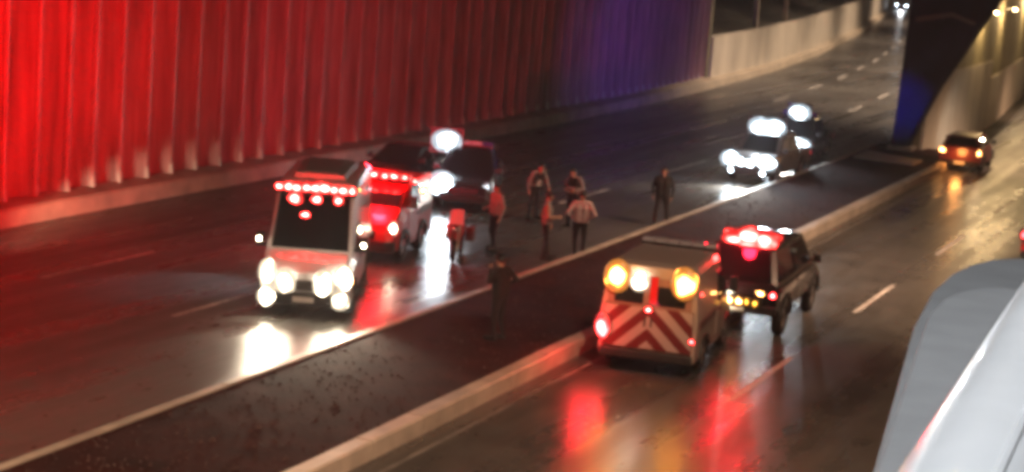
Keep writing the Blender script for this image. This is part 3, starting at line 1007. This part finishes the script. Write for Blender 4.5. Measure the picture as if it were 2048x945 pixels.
# --- two police pickups with blazing white lamps by the median
for k, (fr, al, lab) in enumerate((((-19.1, 69.3), R(-2), 'nearer of two police pickups with blazing white lights beside the median'),
                                   ((-19.65, 76.9), R(2), 'farther of two police pickups with blazing white lights beside the median'))):
    loc, rz = facing(fr, al, 5.3)
    p, f, hw, hd, rf = car('police_pickup', lab, 'pickup truck', loc, rz, BLACKP if k else GREYP, L=5.3, group='emergency vehicles')
    for sg in (-1, 1):
        lens(p, (sg * (hw - 0.24), f - 0.04, 0.86), 0.38 if k == 0 else 0.32, (1.2, 0.5, 0.9), E_COOL, 'headlight')
        lens(p, (sg * (hw - 0.3), f + 0.06, 0.46), 0.11, (1.1, 0.5, 0.9), E_COOL, 'fog_light')
        lens(p, (sg * (hw - 0.06), -f + 0.0, 0.9), 0.08, (0.8, 0.5, 2), E_REDDIM, 'tail_light')
        lens(p, (sg * (hw + 0.10), f - 1.40, 1.22), 0.06, (1, 0.6, 1), E_COOL, 'mirror_light')
    light_bar(p, f - 2.35, rf + 0.07, 0.74, [pmat('beacon_off_blue', (0, 0, 0)), E_COOL, E_COOL, E_COOL, pmat('beacon_off_blue', (0, 0, 0))], h=0.16)
    for x in ((-0.25, 0.3) if k == 0 else (0.0,)):
        lens(p, (x, f - 2.1, rf + 0.18), 0.42, (1.2, 0.6, 0.9), E_COOL, 'roof_floodlight')
    for x in ((-0.1, 0.25) if k == 0 else ()):
        lens(p, (x, f + 0.09, 0.8), 0.2, (1.3, 0.4, 0.8), E_COOL, 'grille_strobe')
    m = MB()
    m.tube([(-0.75, f + 0.12, 0.45), (-0.72, f + 0.18, 0.98), (0.72, f + 0.18, 0.98), (0.75, f + 0.12, 0.45)], 0.04)
    m.build('bull_bar', PLASTIC, p)
    lamp('SPOT', p, (0, f + 0.35, 0.9), 1500 if k == 0 else 500, (1.0, 0.93, 0.80), 0.15, (0.6, f + 9, 0), 100, 0.8)
    lamp('SPOT', p, (0, f - 1.8, rf + 0.3), 500, (0.88, 0.95, 1.0), 0.2, (0, f + 9, 0), 130, 0.8)
    M = Matrix.Translation(loc) @ Matrix.Rotation(rz, 4, 'Z')
    tgt = M.inverted() @ Vector((-32.5, 99.0, 3.6))
    lamp('SPOT', p, (0.6, f - 2.5, rf + 0.35), 2600, (0.20, 0.09, 1.0), 0.1, tgt, 52, 1.0)
    if k:
        tgt = M.inverted() @ Vector((-17.0, 86, 2.2))
        lamp('SPOT', p, (-0.6, f - 2.5, rf + 0.35), 2000, (0.01, 0.02, 1.0), 0.1, tgt, 30, 1.0)

# --- ambulance seen from behind, chevrons on its doors
La = 4.7
ra = R(7)
v, f, hw = van('ambulance', 'x', (-12.0 + math.sin(-ra) * La / 2, 37.0 + math.cos(ra) * La / 2, 0), ra, La, 2.36, 2.1, pmat('beige_paint', (0.36, 0.30, 0.27), 0.35, coat=0.4), pmat('door_paint', (0.24, 0.15, 0.13), 0.4, coat=0.3))
tag(v, 'ambulance seen from behind with red and white chevrons and amber lamps', 'ambulance', 'emergency vehicles')
pnl = MB()
yb = -f - 0.055
pnl.box(-hw + 0.10, hw - 0.10, yb, -f - 0.031, 0.58, 1.46)
cp = pnl.build('chevron_panel', CHEVR, v)


def clip(poly, zlo, zhi, xlo, xhi):
    for ax, lim, sgn in ((1, zlo, 1), (1, zhi, -1), (0, xlo, 1), (0, xhi, -1)):
        out = []
        for i in range(len(poly)):
            p, q = poly[i - 1], poly[i]
            dp, dq = sgn * (p[ax] - lim), sgn * (q[ax] - lim)
            if (dp >= 0) != (dq >= 0):
                t = dp / (dp - dq)
                out.append((p[0] + t * (q[0] - p[0]), p[1] + t * (q[1] - p[1])))
            if dq >= 0:
                out.append(q)
        poly = out
        if not poly:
            break
    return poly


for k in range(-2, 4):
    zc = 0.60 + 0.52 * k
    for sg in (-1, 1):
        poly = clip([(0, zc + 0.42), (0, zc + 0.68), (sg * 1.2, zc + 0.68 - 1.15), (sg * 1.2, zc + 0.42 - 1.15)], 0.585, 1.455, -hw + 0.11, hw - 0.11)
        if len(poly) >= 3:
            m = MB()
            m.loft([[(x, yb - 0.006, z) for x, z in poly], [(x, yb + 0.002, z) for x, z in poly]])
            m.build('chevron_stripe', CHEVW, cp)
for sg in (-1, 1):
    lens(v, (sg * (hw - 0.34), -f - 0.10, 2.06), 0.31, (0.95, 0.4, 1.15), E_AMB, 'amber_lamp')
lens(v, (-0.24, -f - 0.10, 2.0), 0.20, (1.1, 0.5, 1.1), E_HEAD, 'work_lamp')
lens(v, (0.0, -f - 0.07, 1.42), 0.08, (1, 0.5, 0.9), E_RED, 'brake_lamp')
lens(v, (-hw + 0.10, -f - 0.06, 0.98), 0.22, (0.85, 0.6, 1.25), E_TAIL, 'tail_light')
lens(v, (hw - 0.10, -f - 0.05, 0.86), 0.07, (1.1, 0.6, 0.7), E_TAIL, 'tail_light')
for sg in (-1, 1):
    lens(v, (sg * (hw - 0.26), f - 0.02, 0.92), 0.15, (1, 0.6, 1.4), E_HEAD, 'headlight')
light_bar(v, f - 1.75, 2.37, 0.85, [pmat('beacon_off_clear', (0, 0, 0))] * 6, h=0.09)
m = MB()
m.box(0.0, 0.15, -f - 0.06, -f - 0.03, 1.55, 2.12)
m.build('door_seal_strip', REDP, v)
lamp('POINT', v, (-0.6, -f - 0.7, 2.1), 22, (1.0, 0.36, 0.04), 0.2)
lamp('POINT', v, (0.7, -f - 0.7, 2.1), 22, (1.0, 0.36, 0.04), 0.2)
lamp('POINT', v, (-hw - 0.15, -f - 0.5, 0.98), 85, (1.0, 0.02, 0.03), 0.15)
lamp('POINT', v, (0.0, -f - 0.6, 1.4), 4, (1.0, 0.06, 0.1), 0.1)
lamp('SPOT', v, (0, f + 0.3, 0.9), 40, (1.0, 0.9, 0.75), 0.15, (0, f + 12, 0), 80, 0.8)

# --- rescue pickup ahead of it with red roof lights and an amber arrow bar
u, f, hw, hd, rf = car('rescue_pickup', 'dark pickup with glowing red roof bar and amber rear bar ahead of chevron ambulance', 'pickup truck',
                       (-11.72, 44.75, 0), R(3), BLACKP, L=5.3, Wd=1.98, hood=1.32, roof=2.12, kind='suv', group='emergency vehicles', r=0.46, ground=0.62)
light_bar(u, -f + 1.25, rf + 0.06, 0.70, [E_RED] * 6, h=0.15)
for x, z in ((-0.36, rf + 0.0), (0.0, rf + 0.14), (0.36, rf + 0.1)):
    lens(u, (x, -f + 0.98, z), 0.27, (1.3, 0.6, 0.9), E_RED, 'roof_strobe')
m = MB()
m.box(-0.80, 0.62, -f - 0.16, -f - 0.03, 0.80, 0.98)
ab = m.build('arrow_bar', PLASTIC, u)
for k in range(7):
    m = MB()
    m.box(-0.79 + 0.2 * k, -0.61 + 0.2 * k, -f - 0.20, -f - 0.162, 0.80, 0.99)
    m.build('arrow_lamp', E_AMBS if k < 5 else emat('lamp_amber_low', (1.0, 0.45, 0.05), 4), ab)
lens(u, (hw - 0.12, -f - 0.05, 1.10), 0.10, (1, 0.6, 0.8), E_TAIL, 'tail_light')
lens(u, (hw - 0.42, -f - 0.05, 1.12), 0.10, (1.3, 0.5, 0.7), E_AMBS, 'rear_strobe')
lens(u, (-hw + 0.12, -f - 0.05, 1.45), 0.10, (0.9, 0.6, 1.1), E_TAIL, 'tail_light')
for sg in (-1, 1):
    lens(u, (sg * (hw - 0.22), f - 0.04, 0.92), 0.14, (1.2, 0.5, 0.9), E_HEAD, 'headlight')
lamp('POINT', u, (0, -f - 0.2, rf + 0.3), 190, (1.0, 0.01, 0.03), 0.15)
lamp('POINT', u, (-0.2, -f - 0.5, 0.95), 60, (1.0, 0.55, 0.15), 0.15)
lamp('SPOT', u, (0, f + 0.3, 0.9), 500, (1.0, 0.9, 0.75), 0.15, (0, f + 12, 0), 80, 0.8)

# --- cars driving away on the right, one coming far off on the left
w, f, hw, hd, rf = car('passenger_car', 'small dark red car with amber tail lights driving away past the pier', 'car', (-13.35, 83.9, 0), R(2), DREDP,
                       L=4.4, Wd=1.8, hood=1.0, roof=1.52, kind='suv', r=0.33, ground=0.28, group='passing cars')
for sg in (-1, 1):
    lens(w, (sg * (hw - 0.12), -f - 0.04, 0.86), 0.16, (1.1, 0.6, 1.0), emat('lamp_tail_amber', (1.0, 0.42, 0.12), 16), 'tail_light')
    lens(w, (sg * (hw - 0.2), f - 0.04, 0.7), 0.12, (1.2, 0.5, 0.8), E_HEAD, 'headlight')
lens(w, (hw - 0.10, -f + 0.5, 1.42), 0.08, (1.4, 0.8, 0.6), E_HEAD, 'roof_marker')
lamp('POINT', w, (0, -f - 0.6, 0.8), 60, (1.0, 0.35, 0.08), 0.2)
lamp('SPOT', w, (0, f + 0.3, 0.8), 700, (1.0, 0.9, 0.75), 0.15, (0, f + 12, 0), 80, 0.8)
w, f, hw, hd, rf = car('passenger_car', 'red car cut off by the right edge of the picture, one tail light showing', 'car', (-6.55, 60.6, 0), R(1), REDP,
                       L=4.3, Wd=1.78, hood=1.0, roof=1.5, kind='suv', r=0.33, ground=0.28, group='passing cars')
for sg in (-1, 1):
    lens(w, (sg * (hw - 0.08), -f - 0.03, 0.95), 0.17, (0.9, 0.6, 1.3), E_REDDIM, 'tail_light')
    lens(w, (sg * (hw - 0.2), f - 0.04, 0.7), 0.12, (1.2, 0.5, 0.8), E_HEAD, 'headlight')
loc, rz = facing((-58.0, 288), R(14), 4.4)
w, f, hw, hd, rf = car('passenger_car', 'far-off oncoming car with white headlights at the top of the bend', 'car', loc, rz, GREYP,
                       L=4.4, Wd=1.8, hood=1.0, roof=1.5, kind='sedan', r=0.33, ground=0.28, group='passing cars')
for sg in (-1, 1):
    lens(w, (sg * (hw - 0.22), f - 0.04, 0.7), 0.2, (1.2, 0.5, 0.8), E_COOL, 'headlight')
lamp('SPOT', w, (0, f + 0.3, 0.8), 500, (0.95, 0.97, 1.0), 0.2, (0, f + 20, 0), 70, 0.8)

# --- red motorcycle facing the viewer
mo = empty('motorcycle', (-20.75, 46.6, 0), math.pi + R(16))
tag(mo, 'red motorcycle parked head-on between the red van and the standing man', 'motorcycle')
wh = []
for y in (0.68, -0.70):
    t = MB()
    n = 22
    prof = [(-0.05, 0.24), (-0.06, 0.28), (0, 0.31), (0.06, 0.28), (0.05, 0.24)]
    t.loft([[(px, y + q * math.cos(2 * math.pi * k / n), 0.31 + q * math.sin(2 * math.pi * k / n)) for px, q in prof] for k in range(n + 1)], cap=False)
    o = t.build('wheel', BLACK, mo, True)
    t = MB()
    t.tube([(-0.03, y, 0.31), (0.03, y, 0.31)], 0.235, 18)
    t.build('rim', ALLOY, o)
m = MB()
m.loft([[(-0.10, 0.55, 0.45), (0.10, 0.55, 0.45), (0.12, 0.2, 0.35), (-0.12, 0.2, 0.35)],
        [(-0.27, 0.48, 0.78), (0.27, 0.48, 0.78), (0.26, 0.12, 0.75), (-0.26, 0.12, 0.75)],
        [(-0.25, 0.36, 1.0), (0.25, 0.36, 1.0), (0.22, 0.1, 0.95), (-0.22, 0.1, 0.95)]])
m.build('fairing', DREDP, mo, bevel=0.02)
m = MB()
m.loft([[(-0.20, 0.43, 0.98), (0.20, 0.43, 0.98), (0.20, 0.40, 0.98), (-0.20, 0.40, 0.98)], [(-0.17, 0.24, 1.36), (0.17, 0.24, 1.36), (0.17, 0.21, 1.36), (-0.17, 0.21, 1.36)]])
m.build('windscreen', pmat('screen_tint', (0.45, 0.35, 0.37), 0.25), mo)
m = MB()
m.loft([[(-0.12, 0.05, z - 0.1), (0.12, 0.05, z - 0.1), (0.13, -0.75, z), (-0.13, -0.75, z)] for z in (0.72, 0.88)])
m.build('seat', BLACK, mo, bevel=0.03)
m = MB()
m.box(-0.15, 0.15, -0.3, 0.3, 0.28, 0.62)
m.build('engine', ALLOY, mo, bevel=0.03)
m = MB()
m.tube([(-0.40, 0.16, 1.06), (-0.2, 0.26, 1.04), (0.2, 0.26, 1.04), (0.40, 0.16, 1.06)], 0.018)
m.build('handlebar', PLASTIC, mo)
for sg in (-1, 1):
    m = MB()
    m.tube([(sg * 0.08, 0.68, 0.31), (sg * 0.10, 0.36, 1.0)], 0.028)
    m.build('fork', CHROME, mo)
    m = MB()
    m.loft([[(sg * 0.16, -0.35, z), (sg * 0.40, -0.35, z), (sg * 0.38, -0.85, z), (sg * 0.16, -0.85, z)] for z in (0.42, 0.82)])
    m.build('pannier', DREDP, mo, bevel=0.03)
    m = MB()
    m.tube([(sg * 0.3, 0.28, 1.02), (sg * 0.34, 0.33, 1.2)], 0.012)
    m.ball((sg * 0.36, 0.33, 1.24), 0.06, (1.2, 0.4, 0.8))
    m.build('mirror', PLASTIC, mo)
lens(mo, (0, 0.5, 0.86), 0.09, (1.2, 0.5, 0.8), CHROME, 'headlight')


# ------------------------------------------------------------------ people: one continuous voxel-remeshed body each
def capsule(bm, p, q, r0, r1, n=9):
    m = MB()
    p, q = Vector(p), Vector(q)
    m.tube([p, p.lerp(q, 0.5), q], [r0, (r0 + r1) / 2, r1], n)
    m.ball(p, r0 * 1.0, n=n, m=6)
    m.ball(q, r1 * 1.0, n=n, m=6)
    return m


SKIN = pmat('skin', (0.42, 0.25, 0.18), 0.55)
HAIR = pmat('hair_black', (0.012, 0.01, 0.009), 0.6)


def cloth(name, col):
    return pmat('cloth_' + name, col, 0.85, var=0.2, scale=9, bump=0.3, bscale=22)


def person(label, loc, rz, J, shirt, trousers, vest=None, cap=None, sleeves=None, shoes=None, bulk=1.1, held=None):
    """J: joint overrides. Local +Y is the way the person faces, z up, height 1.74."""
    D = dict(pel=(0, 0, 0.95), chest=(0, 0.01, 1.28), neck=(0, 0.0, 1.47), head=(0, 0.03, 1.62),
             shL=(-0.19, 0, 1.41), shR=(0.19, 0, 1.41), elL=(-0.26, -0.03, 1.13), elR=(0.26, -0.03, 1.13), haL=(-0.27, 0.07, 0.89), haR=(0.27, 0.07, 0.89),
             hiL=(-0.095, 0, 0.92), hiR=(0.095, 0, 0.92), knL=(-0.12, 0.03, 0.50), knR=(0.12, 0.03, 0.50), anL=(-0.14, -0.02, 0.09), anR=(0.14, -0.02, 0.09))
    D.update(J)
    V = {k: Vector(v) for k, v in D.items()}
    segs = []          # (p, q, r0, r1, zone)
    b_ = bulk

    def sg_(p, q, r0, r1, z):
        segs.append((Vector(p), Vector(q), r0, r1, z))
    for s in (-0.06, 0.06):
        off_ = Vector((s * b_, 0, 0))
        sg_(V['pel'] + off_, V['chest'] + off_ * 1.25, 0.125 * b_, 0.125 * b_, 1)
        sg_(V['chest'] + off_ * 1.25, V['neck'] + off_ * 1.2 + Vector((0, 0, -0.11)), 0.125 * b_, 0.085 * b_, 1)
    sg_(V['shL'] * 0.75 + V['neck'] * 0.25, V['shR'] * 0.75 + V['neck'] * 0.25, 0.075, 0.075, 1)
    sg_(V['neck'] - Vector((0, 0, 0.06)), V['head'] - Vector((0, 0.02, 0.05)), 0.058, 0.054, 0)
    hd = V['head']
    sg_(hd + Vector((0, -0.012, 0.03)), hd + Vector((0, 0.012, 0.02)), 0.088, 0.086, 0)
    sg_(hd + Vector((0, 0.02, -0.02)), hd + Vector((0, 0.035, -0.085)), 0.072, 0.045, 0)
    sg_(hd + Vector((0, 0.098, 0.0)), hd + Vector((0, 0.112, -0.025)), 0.011, 0.015, 0)
    for s in (-1, 1):
        sg_(hd + Vector((s * 0.086, 0.0, 0.02)), hd + Vector((s * 0.088, -0.005, -0.025)), 0.016, 0.013, 0)
    for sd in 'LR':
        s = -1 if sd == 'L' else 1
        sg_(V['sh' + sd], V['el' + sd], 0.064 * b_, 0.050, 2)
        d_ = (V['ha' + sd] - V['el' + sd]).normalized()
        wr = V['ha' + sd]
        sg_(V['el' + sd], wr, 0.049, 0.034, 2)
        # palm and five fingers
        inw = Vector((-s, 0.25, 0)).normalized()
        inw = (inw - d_ * inw.dot(d_)).normalized()
        side = d_.cross(inw).normalized()
        pc = wr + d_ * 0.09
        for k in range(4):
            o_ = side * (0.030 - 0.020 * k)
            sg_(wr + o_ * 0.6 + d_ * 0.02, pc + o_, 0.019, 0.016, 0)
            ln = (0.055, 0.066, 0.060, 0.046)[k]
            mid = pc + o_ * 1.25 + d_ * ln * 0.6 + inw * 0.012
            sg_(pc + o_ * 1.15, mid, 0.0105, 0.0095, 0)
            sg_(mid, mid + d_ * ln * 0.45 + inw * 0.028, 0.0095, 0.0085, 0)
        th0 = wr + d_ * 0.035 + side * 0.028
        th1 = th0 + side * 0.028 + d_ * 0.03 + inw * 0.015
        sg_(th0, th1, 0.015, 0.012, 0)
        sg_(th1, th1 + d_ * 0.03 + inw * 0.018, 0.012, 0.010, 0)
        sg_(V['hi' + sd], V['kn' + sd], 0.098 * b_, 0.068, 3)
        sg_(V['kn' + sd], V['an' + sd], 0.066, 0.050, 3)
        an = V['an' + sd]
        toe = Vector((s * 0.05, 0.20, 0)) + Vector((an.x, an.y, 0.045))
        sg_(an + Vector((0, -0.04, -0.04)), toe, 0.048, 0.042, 4)
    big = MB()
    for p, q, r0, r1, z in segs:
        c_ = capsule(None, p, q, r0, r1)
        big.add(c_.v, c_.f)
    e = empty('person', loc, rz)
    e.scale = (1.08, 1.08, 1.08)
    tmp = big.build('tmp', SKIN)
    md = tmp.modifiers.new('r', 'REMESH')
    md.mode = 'VOXEL'
    md.voxel_size = 0.0105
    sm = tmp.modifiers.new('s', 'SMOOTH')
    sm.factor = 0.5
    sm.iterations = 2
    dg = bpy.context.evaluated_depsgraph_get()
    me = bpy.data.meshes.new_from_object(tmp.evaluated_get(dg))
    bpy.data.objects.remove(tmp)
    zlow = min(v.co.z for v in me.vertices)
    nv = len(me.vertices)
    co = np.empty(nv * 3)
    me.vertices.foreach_get('co', co)
    co = co.reshape(-1, 3)
    nf = len(me.polygons)
    ce = np.empty(nf * 3)
    me.polygons.foreach_get('center', ce)
    ce = ce.reshape(-1, 3)
    best = np.full(nf, 1e9)
    zone = np.zeros(nf, int)
    for p, q, r0, r1, z in segs:
        a_, b2 = np.array(p), np.array(q)
        ab = b2 - a_
        t = np.clip(((ce - a_) @ ab) / (ab @ ab + 1e-9), 0, 1)
        dist = np.linalg.norm(ce - (a_ + t[:, None] * ab), axis=1) - (r0 + (r1 - r0) * t)
        u_ = dist < best
        best[u_] = dist[u_]
        zone[u_] = z
    zone[(zone == 1) & (ce[:, 2] < V['pel'].z - 0.02)] = 3
    co[:, 2] -= zlow
    me.vertices.foreach_set('co', co.ravel())
    me.materials.clear()
    for mt in (SKIN, shirt, sleeves or shirt, trousers, shoes or BLACK):
        me.materials.append(mt)
    me.polygons.foreach_set('material_index', zone.astype(np.int32))
    me.polygons.foreach_set('use_smooth', [True] * nf)
    body = link_mesh('body', me, e)
    hz = hd - Vector((0, 0, zlow))
    # hair or cap: a shell over the skull
    m = MB()
    rings = []
    for i in range(6):
        t = i / 5
        z = 0.0 + 0.115 * t
        rr = 0.102 * math.sqrt(max(0.02, 1 - (t * 0.98) ** 2))
        rings.append([(hz.x + rr * math.cos(2 * math.pi * k / 16), hz.y - 0.012 + rr * 1.08 * math.sin(2 * math.pi * k / 16),
                       hz.z + z + 0.012 + (0.03 * max(0, math.sin(2 * math.pi * k / 16)) - 0.03 * max(0, -math.sin(2 * math.pi * k / 16))) * (1 - t)) for k in range(16)])
    m.loft(rings)
    m.build('hair' if cap is None else 'cap', HAIR if cap is None else cap, e, True)
    if cap is not None:
        m = MB()
        m.loft([[(hz.x - 0.07, hz.y + 0.08, hz.z + 0.05 + o), (hz.x + 0.07, hz.y + 0.08, hz.z + 0.05 + o), (hz.x + 0.05, hz.y + 0.17, hz.z + 0.04 + o), (hz.x - 0.05, hz.y + 0.17, hz.z + 0.04 + o)] for o in (0, 0.012)])
        m.build('cap_peak', cap, e)
    for s in (-1, 1):
        m = MB()
        m.ball((hz.x + s * 0.032, hz.y + 0.088, hz.z + 0.012), 0.012)
        m.build('eye', pmat('eye_dark', (0.03, 0.02, 0.02), 0.2), e)
    if vest is not None:
        # shell: torso faces pushed out
        ids = np.where((zone == 1) & (ce[:, 2] < V['neck'].z - 0.03))[0]
        vm = MB()
        mapv = {}
        no = [v.normal.copy() for v in me.vertices]
        for fi in ids:
            q = []
            for vi in me.polygons[fi].vertices:
                if vi not in mapv:
                    mapv[vi] = len(vm.v)
                    vm.v.append(tuple(Vector(co[vi]) + no[vi] * 0.014))
                q.append(mapv[vi])
            vm.f.append(tuple(q))
        vo = vm.build('vest', vest, e, True)
        for zz in (0.30, 0.62):
            cc = V['pel'].lerp(V['chest'], zz) - Vector((0, 0, zlow))
            bm_ = MB()
            bm_.loft([[(cc.x + (0.205 + o) * bulk * math.cos(t), cc.y + (0.143 + o) * bulk * math.sin(t), cc.z + h_) for t in [2 * math.pi * q / 20 for q in range(20)]]
                      for h_, o in ((-0.025, 0.0), (-0.025, 0.006), (0.025, 0.006), (0.025, 0.0))], cap=False)
            bm_.build('reflective_band', pmat('reflective_tape', (0.6, 0.6, 0.58), 0.35), vo)
        so = vo.modifiers.new('t', 'SOLIDIFY')
        so.thickness = 0.012
    tag(e, label, 'person', 'people standing on the road')
    return e


WHT = cloth('white', (0.30, 0.28, 0.28))
NVY = cloth('navy', (0.018, 0.018, 0.026))
BLK = cloth('black', (0.012, 0.012, 0.013))
GRY = cloth('grey', (0.22, 0.21, 0.21))


def toward(x, y):
    return math.atan2(x, -y)      # yaw so that local +Y points to the camera's foot


person('man in a white shirt and dark trousers standing right of the motorcycle', (-20.5, 48.6, 0), R(150),
       dict(haR=(0.20, 0.22, 1.08), elR=(0.25, -0.02, 1.14), anL=(-0.10, 0.1, 0.09), anR=(0.10, -0.1, 0.09), knL=(-0.1, 0.1, 0.5)), WHT, NVY)
person('man in a dark vest and pale sleeves leaning forward by the black pickup', (-21.8, 54.6, 0), R(-120),
       dict(chest=(0, 0.10, 1.25), neck=(0, 0.17, 1.42), head=(0, 0.25, 1.55), shL=(-0.19, 0.15, 1.37), shR=(0.19, 0.15, 1.37), elL=(-0.28, 0.22, 1.12),
            elR=(0.30, 0.10, 1.12), haL=(-0.24, 0.36, 0.96), haR=(0.33, 0.16, 0.9)), WHT, NVY, vest=BLK, sleeves=GRY)
person('man in a black vest and white sleeves behind the pair talking at the kerb', (-20.25, 54.0, 0), R(165),
       dict(elL=(-0.33, 0.0, 1.16), elR=(0.33, 0.02, 1.16), haL=(-0.18, 0.20, 1.10), haR=(0.16, 0.2, 1.10), head=(0.02, 0.08, 1.60)), WHT, NVY, vest=BLK, sleeves=GRY, bulk=1.16)
person('man in dark uniform with bare forearms, left of the pair at the kerb', (-18.85, 48.3, 0), R(-70),
       dict(haR=(0.12, 0.28, 1.12), elR=(0.27, 0.05, 1.12), anL=(-0.11, 0.08, 0.09)), GRY, BLK, sleeves=SKIN)
person('broad man in a pale shirt with hands on hips, seen from behind at the kerb', (-18.22, 49.3, 0.0), R(20),
       dict(elL=(-0.36, -0.14, 1.16), elR=(0.36, -0.14, 1.16), haL=(-0.20, 0.05, 1.03), haR=(0.20, 0.05, 1.03), anL=(-0.10, 0, 0.09), anR=(0.10, 0, 0.09)),
       cloth('pale', (0.50, 0.42, 0.42)), BLK, bulk=1.16)
person('lone man in black standing legs apart near the nearer police pickup', (-18.25, 56.6, 0.0), R(195),
       dict(anL=(-0.19, 0, 0.09), anR=(0.19, 0, 0.09), knL=(-0.15, 0.03, 0.5), knR=(0.15, 0.03, 0.5), elL=(-0.30, -0.04, 1.14), elR=(0.30, -0.04, 1.14)), BLK, BLK, bulk=1.16)
person('dark figure on the median raising a hand to the face', (-15.45, 37.2, 0.2), R(75),
       dict(elL=(-0.27, 0.10, 1.20), haL=(-0.08, 0.24, 1.42), elR=(0.30, -0.16, 1.22), haR=(0.20, 0.06, 1.10), head=(0, 0.07, 1.60)), BLK, BLK, bulk=1.16)


# ------------------------------------------------------------------ haze volume added for lamp halos and lifted blacks
hz_ = MB()
hz_.box(-190, 45, -40, 425, -1.3, 17.5)
hm = bpy.data.materials.new('halo_haze')
hm.use_nodes = True
nt = hm.node_tree
nt.nodes.clear()
pv = nt.nodes.new('ShaderNodeVolumePrincipled')
pv.inputs['Color'].default_value = (0.85, 0.85, 0.87, 1)
pv.inputs['Density'].default_value = 0.0006
pv.inputs['Anisotropy'].default_value = 0.6
ou = nt.nodes.new('ShaderNodeOutputMaterial')
nt.links.new(pv.outputs[0], ou.inputs['Volume'])
tag(hz_.build('haze', hm), kind='stuff')
